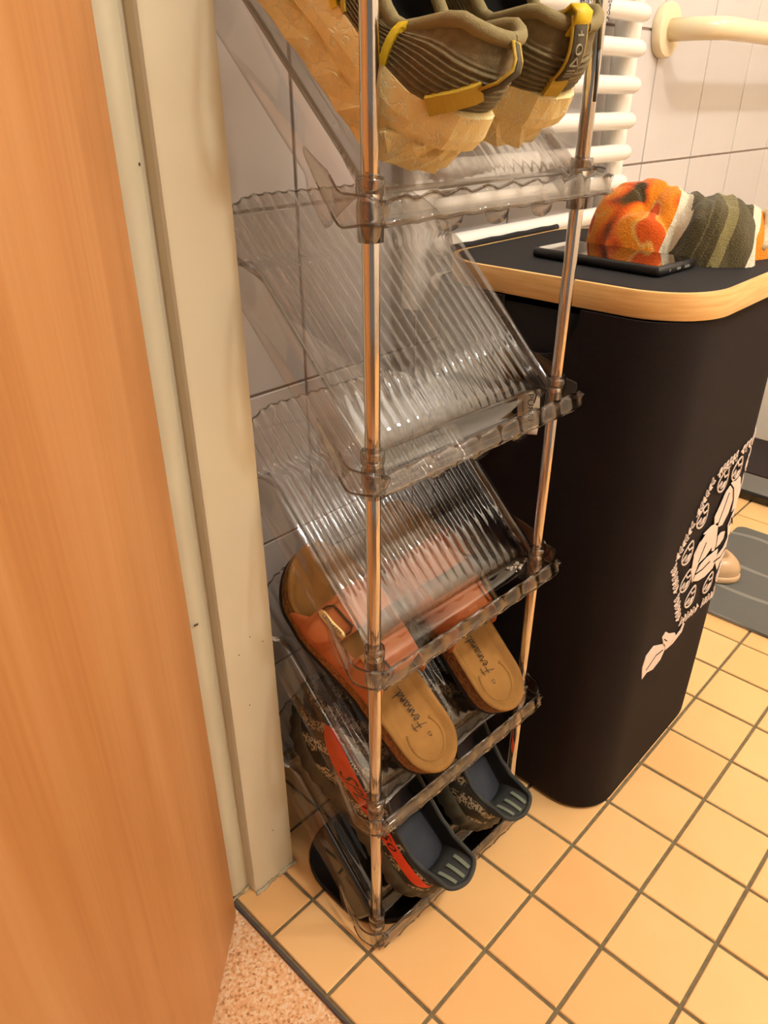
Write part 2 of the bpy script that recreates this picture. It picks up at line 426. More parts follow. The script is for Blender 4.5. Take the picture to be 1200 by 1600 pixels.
floor = link('floor', box('floor', -.070, 2.02, -1.62, WY, -.06, -.0025), M['grout']); tag(floor, kind='structure')
P_, J = .1, .0046
tm = tile_mesh('floor_tile', P_-J, P_-J, .006, .0012); tm.materials.append(M['floor_tile'])
tp = tile_mesh('floor_tile_cut', .066-J/2, P_-J, .006, .0012); tp.materials.append(M['floor_tile'])
rest_v, rest_f = [], []
for i in range(-1, 20):
    for j in range(-16, 4):
        cx, cy = (i+.5)*P_, (j+.5)*P_
        if i == -1: cx = -.066/2 - J/4
        if cx > 2.0 : continue
        seen = any(in_view((cx+a, cy+b, 0)) for a in (-.05, .05) for b in (-.05, .05))
        me = tp if i == -1 else tm
        jz = random.uniform(-.0004, .0004)
        if seen: link('tile', me, None, floor, loc=(cx, cy, jz))
        else:
            o = len(rest_v); rest_v += [(v.co.x+cx, v.co.y+cy, v.co.z) for v in me.vertices]
            rest_f += [tuple(o+k for k in p.vertices) for p in me.polygons]
tag(link('tile_field', mesh('tile_field', rest_v, rest_f, False), M['floor_tile'], floor), kind='stuff')

hall = link('floor_hallway', box('floor_hallway', -2.0, -.0742, -2.2, .55, -.06, -.004), M['lino']); tag(hall, kind='structure')
thr = link('trim_1', box('trim_1', -.0745, -.0700, -.66, .277, -.02, -.0004, .0012, 1), M['strip']); tag(thr, kind='structure')

# tiled wall behind the rack and hamper
wall = link('wall_back', box('wall_back', -.07, 2.02, WY+.002, WY+.12, -.06, 2.5), M['wall_grout']); tag(wall, kind='structure')
WP, HP, WJ = .2085, .2062, .0035
wt = tile_mesh('wall_tile', WP-WJ, HP-WJ, .006, .001); wt.materials.append(M['wall_tile'])
rest_v, rest_f = [], []
for i in range(-1, 9):
    for j in range(-1, 12):
        cx = .2226 - WP/2 + i*WP; cz = .794 - HP/2 + (j-4)*HP + HP
        if cz < 0.0 or cz > 2.45 or cx > 1.95 or cx < .0: continue
        mt = Matrix.Translation((cx, WY, cz)) @ Matrix.Rotation(pi/2, 4, 'X')
        seen = any(in_view((cx+a, WY, cz+b)) for a in (-.1, .1) for b in (-.1, .1))
        if seen: link('tile', wt, None, wall, mtx=mt)
        else:
            o = len(rest_v); rest_v += [mt @ v.co for v in wt.vertices]; rest_f += [tuple(o+k for k in p.vertices) for p in wt.polygons]
tag(link('tile_field', mesh('tile_field_wall', rest_v, rest_f, False), M['wall_tile'], wall), kind='stuff')

for nm, b in (('wall_right', (1.9, 2.12, -1.62, WY, 0, 2.5)), ('wall_front', (-.07, 2.02, -1.74, -1.62, 0, 2.5)),
              ('wall_left', (-.070, .010, .30, WY+.05, 0, 2.5))):
    tag(link(nm, box(nm, *b), M['plaster']), kind='structure')
tag(link('wall_doorway', box('wall_doorway', -.070, .010, -1.62, -.66, 0, 2.5), M['plaster']), kind='structure')
tag(link('wall_lintel', box('wall_lintel', -.070, .010, -.66, .30, 2.06, 2.5), M['plaster']), kind='structure')
tag(link('ceiling', box('ceiling', -2.0, 2.12, -2.2, .55, 2.5, 2.6), M['ceil']), kind='structure')

# door frame: profile extruded upward
prof = [(.017,.2590), (-.041,.2590), (-.0445,.2602), (-.046,.2632), (-.046,.2745), (-.050,.2762), (-.058,.2742), (-.066,.2748),
        (-.072,.278), (-.0745,.284), (-.0745,.345), (-.0705,.345), (-.0705,.300), (.0105,.300), (.0105,.335), (.017,.335)]
fr = link('trim_2', extrude_poly('door_frame', prof, .0015, 2.06), M['paint']); sharp(fr, 25); tag(fr, kind='structure')
pr2 = [(x, -.40-(y)) for x, y in prof]
fr2 = link('trim_3', extrude_poly('door_frame_far', pr2, .0015, 2.06), M['paint']); sharp(fr2, 25); tag(fr2, kind='structure')
ck = []
for k in range(26):
    t = k/25; x = -.046 + t*.067; ck.append((x, .2575+random.uniform(-.0012,.0008), .0012+random.uniform(-.0006,.001)))
c = link('sealant_bead', tube('sealant_bead', ck, [.0022+random.uniform(-.0009,.0009) for _ in ck], 7), M['caulk'], fr)
ck = [(-.0745+.03*k/9, .2725+random.uniform(-.001,.001), .0012) for k in range(10)]
link('sealant_bead', tube('sealant_bead', ck, [.0018+random.uniform(-.0006,.0006) for _ in ck], 7), M['caulk'], fr)
# small paint chips
M['chip'] = plain('paint_chip', rgb(84,78,48), .8)
def chip(pos, a, b):
    v = [(pos[0]+a*cos(2*pi*k/9)*random.uniform(.7,1.2), pos[1], pos[2]+b*sin(2*pi*k/9)*random.uniform(.7,1.2)) for k in range(9)]
    v2 = [(x, y-.0006, z) for x, y, z in v]
    link('paint_chip', loft('paint_chip', [v, v2], True, True, False), M['chip'], fr)
chip((-.064, .2738, .437), .0032, .0012)
chip((-.0515, .2755, .858), .0008, .0014)
for x, z in ((-.010,.09), (-.022,.31), (-.012,.40), (.004,.385), (-.028,.385)): chip((x, .2588, z), .0006, .0006)

# door leaf, swung out into the hallway
HX, HY = -.083, .2495
D_ = Vector((-.752, -.659, 0)).normalized(); Nn = Vector((.659, -.752, 0)).normalized()
dm = Matrix(((D_.x, -Nn.x, 0, HX), (D_.y, -Nn.y, 0, HY), (0, 0, 1, 0), (0, 0, 0, 1)))
door = link('door_1', box('door_1', 0, .88, 0, .04, .006, 2.02, .0016, 2), M['door'], mtx=dm); sharp(door); tag(door, kind='structure')
hd = []
for k in range(9): hd.append((.80, -.05, 1.03)) if False else None
link('handle', tube('handle', [(.82,-.0,1.04),(.82,-.045,1.04),(.81,-.052,1.04),(.70,-.052,1.04)], .010, 12), M['chrome'], door)
link('handle_plate', box('handle_plate', .795, .845, -.006, .0, .96, 1.14, .002), M['chrome'], door)

# ------------------------------------------------------------------ shoe rack
RTH = -.041
ANG = radians(43.0)
RM = Matrix.Translation((.0287, .1131, 0)) @ Matrix.Rotation(RTH, 4, 'Z')
W = .2616; XC = W/2
ZK = [.0291, .2305, .4371, .6424, .8475, 1.053, 1.258]
rack = empty('shoe_rack', mtx=RM)
tag(rack, 'tall narrow shoe rack with tilted clear plastic shelves on two chrome poles', 'shoe rack')
CA, SA = cos(ANG), sin(ANG)
def sl(x, s, n):                       # slope coordinates of a shelf to the shelf's own frame
    return (x, s*CA - n*SA, -.015 + s*SA + n*CA)

def sheet_mesh():
    NR = 20
    nx, ns = NR*7+1, 56
    verts, under = [], []
    STOP, R = .287, .066
    def hw(s):
        t = min(1, max(0, (s-.206)/.014)); t = t*t*(3-2*t); return .1245 + .0160*t
    for i in range(nx):
        a = -1 + 2*i/(nx-1)
        x = a*hw(.25); e = hw(.25) - abs(x)
        if e < R: st = STOP - R*(1 - sqrt(max(0, 1-((R-e)/R)**2)))
        else: st = STOP
        st += .0010*sin(a*NR/2*2*pi)
        for j in range(ns):
            s = .016 + (st-.016)*j/(ns-1)
            xx = XC + a*hw(s)
            kb = .074 + .012*sin(i*1.7)*.25
            k = min(1, max(0, (s-kb)/.014)); k = k*k*(3-2*k)
            amp = (.0003 + .0016*k)*min(1, .25+.75*(st-s)/.010)
            c_ = cos(a*NR/2*2*pi)
            nn = amp*c_
            if abs(s-kb) < .009: nn += .0010*(1-abs(s-kb)/.009)*(1 if c_ > 0 else -.4)
            dp = -.004*((.03-s)/.014)**2 if s < .03 else 0
            verts.append(sl(xx, s, nn+dp+.0006)); under.append(sl(xx, s, dp-.0014))
    f = grid_faces(nx, ns); o = len(verts)
    f += [tuple(o+q for q in reversed(p)) for p in f]
    for i in range(nx-1): f += [(i*ns, o+i*ns, o+(i+1)*ns, (i+1)*ns), (i*ns+ns-1, (i+1)*ns+ns-1, o+(i+1)*ns+ns-1, o+i*ns+ns-1)]
    for j in range(ns-1): f += [(j, j+1, o+j+1, o+j), ((nx-1)*ns+j, o+(nx-1)*ns+j, o+(nx-1)*ns+j+1, (nx-1)*ns+j+1)]
    return fix(mesh('shelf_sheet', verts+under, f))
def rail_mesh(side):
    prof = [(.0065,-.0005), (.0050,.0050), (.0030,.0068), (-.0020,.0068), (-.0042,.0050), (-.0055,.0), (-.0085,-.012), (-.0105,-.0205), (-.0140,-.0212)]
    rows = []
    n = 40
    for i in range(n):
        s = .012 + .206*i/(n-1)
        up = 1.0
        if s > .196: up = max(.0, 1-((s-.196)/.022)**2)       # rounded head of the rail at the notch
        drop = 1.0 if s > .052 else 1.0 + .35*min(1, (.052-s)/.01)
        row = []
        for x, nn in prof:
            nz = nn*up if nn > 0 else nn*drop
            xx = x - (.004*min(1, (.052-s)/.03) if (s < .052 and nn < 0) else 0)
            row.append(sl(xx if side < 0 else W-xx, s, nz))
        rows.append(row)
    v = [p for r in rows for p in r]
    return mesh('side_rail', v, grid_faces(n, len(prof)))
def lip_path(n=120):
    # plan path of the scalloped front lip, from behind the left pole round the front to behind the right pole
    ctl = [(-.0150,.052), (-.0210,.030), (-.0250,.006), (-.0215,-.013), (-.0080,-.0225), (.012,-.0250)]
    ctl = ctl + [(W-x, y) for x, y in ctl[::-1]]
    pts = [Vector((x, y)) for x, y in ctl]; out = []
    m = len(pts)
    for i in range(m-1):
        p0, p1, p2, p3 = pts[max(0,i-1)], pts[i], pts[i+1], pts[min(m-1,i+2)]
        kk = 60 if i == 5 else 10
        for k in range(kk):
            t = k/kk
            if i == 5: q = p1.lerp(p2, t)
            else: q = .5*((2*p1)+(p2-p0)*t+(2*p0-5*p1+4*p2-p3)*t*t+(3*p1-p0-3*p2+p3)*t**3)
            out.append(q)
    out.append(pts[-1]); return out
def lip_mesh():
    path = lip_path(); v = []; nr = 5; m = len(path)
    for i, p in enumerate(path):
        d = (path[min(i+1, m-1)]-path[max(i-1, 0)]).normalized(); nrm = Vector((d.y, -d.x))
        front = max(0, min(1, (-.004 - p.y)/.018)); front = front*front*(3-2*front)
        ph = (p.x-XC)/.0305*2*pi
        sc = .0011*cos(ph)*front
        zt = -.0055 + .0020*cos(ph)*front + (1-front)*.003
        zb = -.0215 - (1-front)*.004*max(0, min(1, (p.y+.02)/.03)) + .0008*cos(ph+.6)*front
        # the wings run up the slope with the side rails
        lift = max(0, p.y-.004)*math.tan(ANG)
        end = max(0, min(1, (p.y-.018)/.034)); zt = zt*(1-end*.8)+zb*end*.8
        for k in range(nr):
            t = k/(nr-1); q = p + nrm*(sc + .0050*(t-.5)*front)
            v.append((q.x, q.y, zt*(1-t)+zb*t + lift))
    return mesh('front_lip', v, grid_faces(m, nr))
def gutter_mesh():
    rows = [(-.0245,-.0210), (-.012,-.0215), (.0,-.0212), (.006,-.0185), (.0095,-.0085), (.0130,-.0035)]
    v = []; nx = 40
    for i in range(nx):
        a = i/(nx-1)
        for k, (y, z) in enumerate(rows):
            x0 = -.020 + .006*k; v.append((x0 + a*(W-2*x0), y, z))
    return mesh('front_gutter', v, grid_faces(nx, len(rows)))
def tab_mesh(cx):
    v = []; n = 13
    for i in range(n):
        a = pi*i/(n-1); x = cx - .0150*cos(a)
        v.append((x, -.020, -.0212)); v.append((x, -.0195, -.0212-.0125*sin(a)**.8))
    return mesh('drip_tab', v, grid_faces(n, 2))
def collar_mesh():
    return lathe('collar', [(.0074,.0065), (.0098,.0065), (.0104,.0040), (.0104,-.0040), (.0090,-.0065), (.0090,-.0085), (.0100,-.0110), (.0098,-.0360), (.0072,-.0360), (.0072,-.0085)], 16)
def beads():
    lm, n5 = LIP.vertices, 5
    m = len(lm)//n5
    out = [tube('edge_bead', [lm[i*n5+k].co.copy() for i in range(0, m, 2) if lm[i*n5].co.y < .016], .0010, 6) for k in (0, n5-1)]
    ns = 56; nx = len(SHEET.vertices)//2//ns
    out.append(tube('edge_bead', [(SHEET.vertices[i*ns+ns-1].co+SHEET.vertices[(nx+i)*ns+ns-1].co)/2 for i in range(0, nx, 2)], .0011, 6))
    return out
SHEET, RL, RR, LIP, GUT, COLL = sheet_mesh(), rail_mesh(-1), rail_mesh(1), lip_mesh(), gutter_mesh(), collar_mesh()
BEADS = beads()
TABS = [tab_mesh(x) for x in (.062, .118, .178)]
proto = None
def copy_part(o, parent):
    c_ = o.copy(); COL.objects.link(c_); c_.parent = parent
    for ch in list(o.children): copy_part(ch, c_)
    return c_
for k, z in enumerate(ZK):
    if proto is None:
        s_ = sharp(link('shelf', SHEET, M['sheet'], rack), 50)
        solid(link('side_rail', RL, M['clear'], s_), .0014); solid(link('side_rail', RR, M['clear'], s_), .0014)
        solid(link('front_lip', LIP, M['clear'], s_), .0016); solid(link('front_gutter', GUT, M['clear'], s_), .0013)
        for t in BEADS: link('edge_bead', t, M['edge'], s_)
        for t in TABS: solid(link('drip_tab', t, M['clear'], s_), .0012)
        for x in (0, W): link('collar', COLL, M['collar'], s_, loc=(x, 0, 0))
        proto = s_
    else: s_ = copy_part(proto, rack)
    s_.location = (0, 0, z)
# bottom tier has no hanging collar below the floor: shorten it
for ch in list(proto.children):
    if ch.name.startswith('collar'): ch.scale = (1, 1, .62)
    if ch.name.startswith('drip_tab'): bpy.data.objects.remove(ch)
ends = [.0095] + [z-.004 for z in ZK[1:]] + [1.47]
for x in (0, W):
    for k in range(7):
        a, b_ = ends[k] + (.002 if k else 0), ends[k+1]
        link('pole_segment', lathe('pole_segment', [(0.0001,0), (.0060,0), (.0065,.0008), (.0065,b_-a-.0008), (.0060,b_-a), (.0001,b_-a)], 24), M['chrome'], rack, loc=(x, 0, a))
# heavy black base
bp_ = [(x, y) for x, y in rrect(-.014, W+.014, -.020, .160, .070, 8)]
loops = [[(x, y, .0) for x, y in bp_], [(x*1.0, y, .004) for x, y in bp_], [(XC+(x-XC)*.985, .07+(y-.07)*.98, .0065) for x, y in bp_], [(XC+(x-XC)*.95, .07+(y-.07)*.93, .0062) for x, y in bp_]]
sharp(link('base_plate', loft('base_plate', loops, True, True), M['black'], rack))

def slope_mtx(zk, x, s, n, yaw=0, roll=0, pitch=0, ang=None):
    p = sl(x, s, n)
    return RM @ Matrix.Translation((p[0], p[1], p[2]+zk)) @ Matrix.Rotation(ANG+radians(pitch), 4, 'X') @ Matrix.Rotation(radians(yaw), 4, 'Z') @ Matrix.Rotation(radians(roll), 4, 'Y')

# ------------------------------------------------------------------ shoe building
def outline(Lg, wts, cen, n=32, cap=(.11, .2)):
    """footprint loop: heel centre -> left side -> toe -> right side"""
    tx = [a for a, _ in wts]; wy = [b for _, b in wts]; cx = [a for a, _ in cen]; cy = [b for _, b in cen]
    left, right = [], []
    for i in range(n+1):
        t = (1-cos(pi*i/n))/2
        w = np.interp(t, tx, wy)
        if t < cap[0]: w *= sqrt(max(0, 1-((cap[0]-t)/cap[0])**2))
        if t > 1-cap[1]: w *= sqrt(max(0, 1-((t-1+cap[1])/cap[1])**2))
        c_ = np.interp(t, cx, cy)
        left.append((c_-w, t*Lg, t)); right.append((c_+w, t*Lg, t))
    return left + right[-2:0:-1]
class Surf:
    """quadratic loft between a lower loop B and an upper loop C with a bulge loop Mid"""
    def __init__(s, B, Mi, C): s.B, s.M, s.C, s.n = [Vector(p) for p in B], [Vector(p) for p in Mi], [Vector(p) for p in C], len(B)
    def loopat(s, t): return [b*(1-t)**2 + m*2*t*(1-t) + c_*t*t for b, m, c_ in zip(s.B, s.M, s.C)]
    def at(s, u, t, h=0.0):
        def P(u, t):
            u = u % s.n; i = int(u); f = u-i; j = (i+1) % s.n
            a = s.B[i]*(1-t)**2 + s.M[i]*2*t*(1-t) + s.C[i]*t*t; b = s.B[j]*(1-t)**2 + s.M[j]*2*t*(1-t) + s.C[j]*t*t
            return a.lerp(b, f)
        p = P(u, t)
        if h:
            du = P(u+.4, t)-P(u-.4, t); dt = P(u, min(1, t+.02))-P(u, max(0, t-.02)); nn = dt.cross(du)
            nn = nn.normalized() if nn.length > 1e-12 else Vector((0,0,1))
            p = p + nn*h*s.sgn
        return p
    sgn = 1
def strip(name, S, line, w, h=.001, res=5):
    """a tape laid on a shoe surface; line in (u,t), w in t-units across (given as list of (du,dt) offsets)"""
    pts = []
    for i in range(len(line)-1):
        for k in range(res): pts.append(tuple(np.array(line[i])*(1-k/res)+np.array(line[i+1])*k/res))
    pts.append(tuple(line[-1])); v = []
    for i, p in enumerate(pts):
        a = Vector(S.at(*pts[max(0, i-1)])); b = Vector(S.at(*pts[min(len(pts)-1, i+1)])); d = (b-a).normalized()
        e = 1e-3
        c0 = S.at(p[0], p[1]); nn = (S.at(p[0], p[1], .01)-c0).normalized(); side = d.cross(nn).normalized()*w/2
        for q in (c0-side-nn*.0006, c0-side+nn*h, c0+side+nn*h, c0+side-nn*.0006): v.append(q)
    m = len(pts); f = []
    for i in range(m-1):
        for k in range(4): f.append((i*4+k, i*4+(k+1) % 4, (i+1)*4+(k+1) % 4, (i+1)*4+k))
    f += [(0,1,2,3), tuple((m-1)*4+k for k in (3,2,1,0))]
    return fix(mesh(name, v, f, False))
def patch(name, S, u0, u1, t0, t1, h, nu=24, nt=5):
    v = []
    for i in range(nu):
        a = i/(nu-1)
        for j in range(nt):
            b = j/(nt-1)
            tt0 = t0(a) if callable(t0) else t0; tt1 = t1(a) if callable(t1) else t1
            v.append(S.at(u0+(u1-u0)*a, tt0+(tt1-tt0)*b, h))
    return mesh(name, v, grid_faces(nu, nt))

def mirror(me):
    for v in me.vertices: v.co.x = -v.co.x
    me.flip_normals(); return me

# ---- olive trainers
def olive_trainer(mtx, label, mir, lace_end):
    root = empty('sneaker', mtx=mtx); tag(root, label, 'sneaker', 'olive sneakers on the top shelf')
    fx = mirror if mir else (lambda m_: m_)
    Lg = .300; n = 26
    base = outline(Lg, [(0,.040), (.15,.042), (.4,.041), (.68,.053), (.85,.050), (1,.04)], [(0,0), (.4,-.002), (.7,.004), (1,.008)], n)
    NB = len(base)
    def zb(t): return .007*max(0, (.14-t)/.14)**1.6 + .022*max(0, (t-.72)/.28)**2
    def ztop(t): return np.interp(t, [0,.08,.25,.5,.75,1], [.064,.054,.049,.049,.047,.054])
    rnd = random.Random(5)
    # faceted sole in rows
    rows = [(.90,.0), (.985,.05), (1.035,.30), (1.0,.45), (1.035,.56), (1.045,.72), (.995,1.0), (.90,1.02)]
    loops = []
    for ri, (sc_, fz) in enumerate(rows):
        lp = []
        for i, (x, y, t) in enumerate(base):
            z0, z1 = zb(t), ztop(t)
            groove = (.0015 + .010*max(0, min(1, (t-.25)/.35))) if ri == 3 else 0
            zig = 1 if (i+ri) % 2 else -1
            jx = zig*.0020+rnd.uniform(-.0010, .0010) if ri in (1, 2) else rnd.uniform(-.0006, .0006)
            jz = zig*(.0055 if t < .35 else .003)+rnd.uniform(-.002, .002) if ri == 2 else (rnd.uniform(-.0012, .0012) if ri in (3, 4) else 0)
            cyy = min(max(y, .06), .24)
            v = Vector((x, y-cyy, 0)); ln = v.length or 1
            v = v*((ln*sc_ + jx - groove)/ln)
            back = .008 if (t < .02 and ri in (4, 5, 6)) else 0
            lp.append((v.x, v.y+cyy-back, z0+(z1-z0)*fz+jz))
        loops.append(lp)
    sole = loft('sole', loops, True, True, False)
    bm = bmesh.new(); bm.from_mesh(sole); bmesh.ops.triangulate(bm, faces=bm.faces, quad_method='ALTERNATE'); bm.to_mesh(sole); bm.free()
    sole.polygons.foreach_set('use_smooth', [False]*len(sole.polygons))
    link('sole', fx(sole), M['sole_yellow'], root)
    # upper
    B, Mi, C = [], [], []
    for x, y, t in base:
        z = ztop(t) - .003
        b = Vector((x*.93, .012 + (y-.012)*.955, z))
        yc = .010 + .165*t**.9; wc = .030*min(1, sqrt(max(0, 1-((.12-t)/.12)**2)) if t < .12 else 1)*(1 if t < .75 else sqrt(max(0, 1-((t-.75)/.25)**2))*.55+.45)
        if t > .999: wc = 0
        sgn = -1 if x < 0 else 1
        if t in (0.0,): sgn = 0
        zc = np.interp(t, [0,.10,.17,.26,.34,.5,.7,1], [.108,.104,.090,.072,.067,.075,.096,.114])
        c_ = Vector((sgn*wc, yc, zc))
        mz = b.z + (c_.z-b.z)*np.interp(t, [0,.5,1], [.45,.75,.95])
        mx = b.lerp(c_, np.interp(t, [0,.4,1], [.02,.12,.10])); 
        if t < .1: mx.y -= .010*(1-t/.1)
        B.append(b); C.append(c_); Mi.append(Vector((mx.x*1.03, mx.y, mz)))
    S = Surf(B, Mi, C); 
    c0 = S.at(7, .3); c1 = S.at(7, .3, .01)
    if (c1-c0).x > 0: S.sgn = -1
    ups = []; NT = 105
    for j in range(NT):
        tt = j/(NT-1); lp = []
        for i, p in enumerate(S.loopat(tt)):
            t = base[i][2]
            rib = 0
            if t < .62 and .04 < tt < .80:
                lim = .70 - .40*max(0, (t-.30)/.32)
                if tt < lim:
                    rib = .0021*(.5+.5*cos(tt*2*pi*13.0))*min(1, (lim-tt)/.05)*min(1, (.62-t)/.08)
            if rib:
                p = p + (S.at(i, tt, .01)-S.at(i, tt)).normalized()*rib
            lp.append(p)
        ups.append(lp)
    link('upper', fx(loft('upper', ups)), M['olive'], root)
    rim = C + [C[0]]
    link('collar_rim', fx(tube('collar_rim', rim, .0048, 10, False)), M['olive_rim'], root)
    lin = []
    for tt in (0, .25, .6, 1.0):
        lin.append([Vector((c_.x*(1-.12*tt), .010+(c_.y-.010)*(1-.06*tt)+.004*tt, c_.z*(1-tt)+.050*tt)) for c_ in C])
    link('lining', fx(loft('lining', lin, False, True)), M['lining'], root)
    # tongue and laces
    tv = []
    for i in range(9):
        a = i/8; y = .140+.085*a; z = .117-.030*a
        for k in range(9):
            b_ = -1+2*k/8; tv.append((b_*.026, y+.008*b_*b_, z-.014*b_*b_))
    tg = solid(link('tongue', fx(mesh('tongue', tv, grid_faces(9, 9))), M['olive'], root), .005)
    for q in range(4):
        y = .150+q*.020; z = .106-.007*q
        link('lace', fx(tube('lace', [(-.030, y, z-.024), (-.020, y+.002, z), (0, y+.004, z+.008), (.020, y+.002, z), (.030, y, z-.024)], .0024, 7)), M['lace'], root)
    # yellow chevron outline on the outer side
    if not mir:
        link('chevron', strip('chevron', S, [(13.3,.55), (10.8,.02)], .0052, .0036), M['yellow'], root)
        link('chevron', strip('chevron', S, [(8.5,.92), (7.4,.10), (8.7,.03)], .0056, .0036), M['yellow'], root)
        link('chevron', strip('chevron', S, [(12.1,.60), (10.4,.14)], .0030, .0036), M['yellow_tape'], root)
    # heel tape
    if not mir:
        link('heel_tape', fx(strip('heel_tape', S, [(3.8,.02), (2.6,.26), (1.5,.46)], .0125, .0044)), M['yellow_tape'], root)
        a, b_, c_ = S.at(1.5, .46, .003), S.at(.5, .76, .013), S.at(0, .99, .004)
        rib_ = [a, a.lerp(b_, .5)+Vector((0,-.002,0)), b_, b_.lerp(c_, .5)+Vector((0,-.003,0)), c_]
        v = []
        for p in rib_: v += [p+Vector((-.0055,0,.001)), p+Vector((.0055,0,-.001))]
        solid(link('pull_loop', mesh('pull_loop', v, grid_faces(5, 2)), M['yellow_tape'], root), .0016)
        v = []
        for p in rib_: v += [p+Vector((-.0035,-.0012,.001)), p+Vector((.0035,-.0012,-.001))]
        solid(link('pull_loop_face', mesh('pull_loop_face', v, grid_faces(5, 2)), M['olive_dark'], root), .0012)
    else:
        link('heel_tape', fx(strip('heel_tape', S, [(-.9,.02), (-1.0,.2), (-1.1,.40)], .0130, .0044)), M['yellow_tape'], root)
        a, c_ = S.at(-1.1, .40, .003), S.at(-1.3, 1.0, .003) + Vector((0, .002, .006))
        rib_ = [a.lerp(c_, k/7)+Vector((0, -.007*sin(pi*k/7), 0)) for k in range(8)]
        def lab(w_, off):
            v = []
            for p in rib_: v += [p+Vector((-w_, -off, 0)), p+Vector((w_, -off, 0))]
            return v
        solid(link('pull_loop', fx(mesh('pull_loop', lab(.0082, 0), grid_faces(8, 2))), M['yellow_tape'], root), .0016)
        tagm = link('pull_loop_face', fx(mesh('pull_loop_face', lab(.0064, .0014), grid_faces(8, 2))), M['olive_dark'], root); solid(tagm, .001)
        top = [c_ + Vector((sx*.0090, sy, sz)) for sx in (-1, 1) for sy, sz in ((-.004,-.010), (-.004,.004), (.008,.004), (.010,-.006))]
        v = [(c_.x+x_, c_.y+dy, c_.z+dz) for dy, dz in ((-.0040,-.012), (-.0040,-.001), (-.001,.0036), (.006,.003), (.008,-.005)) for x_ in (-.0080, .0080)]
        solid(link('loop_top', fx(mesh('loop_top', v, grid_faces(5, 2))), M['yellow'], root), .0018)
        # symbols on the loop: circle, triangle, bars
        def mp(u, v_, h):
            t_ = min(.999, max(0, v_)); k = t_*7; i = min(6, int(k)); p = rib_[i].lerp(rib_[i+1], k-i)
            return p + Vector((-u if True else u, -.0022-h, 0))
        polys = []
        for k in range(14):
            a0, a1 = 2*pi*k/14, 2*pi*(k+1)/14
            polys.append([(.0036*cos(a0), .62+.078*sin(a0)), (.0036*cos(a1), .62+.078*sin(a1)), (.0028*cos(a1), .62+.06*sin(a1)), (.0028*cos(a0), .62+.06*sin(a0))])
        for (a0, a1) in (((-.004,.36),(.004,.36)), ((.004,.36),(0,.50)), ((0,.50),(-.004,.36))):
            d = Vector((a1[0]-a0[0], (a1[1]-a0[1])*.045)); d.normalize(); nx, ny = -d.y*.0005, d.x*.0005/.045
            polys.append([(a0[0]-nx, a0[1]-ny), (a1[0]-nx, a1[1]-ny), (a1[0]+nx, a1[1]+ny), (a0[0]+nx, a0[1]+ny)])
        for q in range(3): polys.append([(-.004, .13+q*.06), (.004, .13+q*.06), (.004, .15+q*.06), (-.004, .15+q*.06)])
        polys.append([(-.003,.80), (.003,.80), (.003,.815), (-.003,.815)]); polys.append([(-.0005,.80), (.0005,.80), (.0005,.86), (-.0005,.86)])
        link('loop_print', fx(poly_decal('loop_print', polys, mp)), M['tag_grey'], root)
        lx = -1
        link('lace', fx(tube('lace', [(-.030,.150,.106), (-.040,.125,.116), (-.047,.085,.120), (-.049,.035,.096), (-.0495,.020,.080)], .0016, 7)), M['lace'], root)
        link('lace_tip', fx(tube('lace_tip', [(-.0495,.020,.080), (-.0498,.008,.067), (-.050,-.004,.054)], .0014, 7)), M['lace_tip'], root)
    return root
olive_trainer(slope_mtx(ZK[4], .054, .009, .0110, 3, 3), 'olive ribbed sneaker with yellow chevron on its side, left shoe of the top pair', False, None)
olive_trainer(slope_mtx(ZK[4], .164, .022, .0155, -3, -7), 'olive sneaker with symbols on its heel loop, right shoe of the top pair', True, 1)

# ---- tan sandals
def pen(word):
    """handwriting strokes, unit = x-height"""
    G = {'F': ([[(0,-.3),(.35,.6),(.55,1.9)], [(.05,1.75),(.55,1.95),(1.25,1.85)], [(.0,.85),(.5,.95),(.95,.9)]], 1.15),
         'e': ([[(0,.45),(.4,.55),(.5,.85),(.25,1),(.08,.6),(.15,.1),(.45,.05),(.7,.35)]], .70),
         'r': ([[(0,.35),(.2,.95),(.22,.75),(.42,.9),(.45,.3),(.6,.1),(.75,.35)]], .75),
         'n': ([[(0,.35),(.18,.95),(.2,.05),(.25,.6),(.5,.95),(.6,.5),(.6,.05),(.85,.35)]], .85),
         'a': ([[(.5,.85),(.25,.95),(.05,.5),(.2,.05),(.45,.4),(.52,.85),(.55,.05),(.8,.35)]], .80),
         'd': ([[(.5,.85),(.25,.95),(.05,.5),(.2,.05),(.45,.4),(.62,1.9),(.58,.05),(.9,.2),(1.5,.15)]], 1.2)}
    out = []; x = 0
    for c_ in word:
        st, w_ = G[c_]
        for s_ in st: out.append([(x+a, b) for a, b in s_])
        x += w_
    return out, x
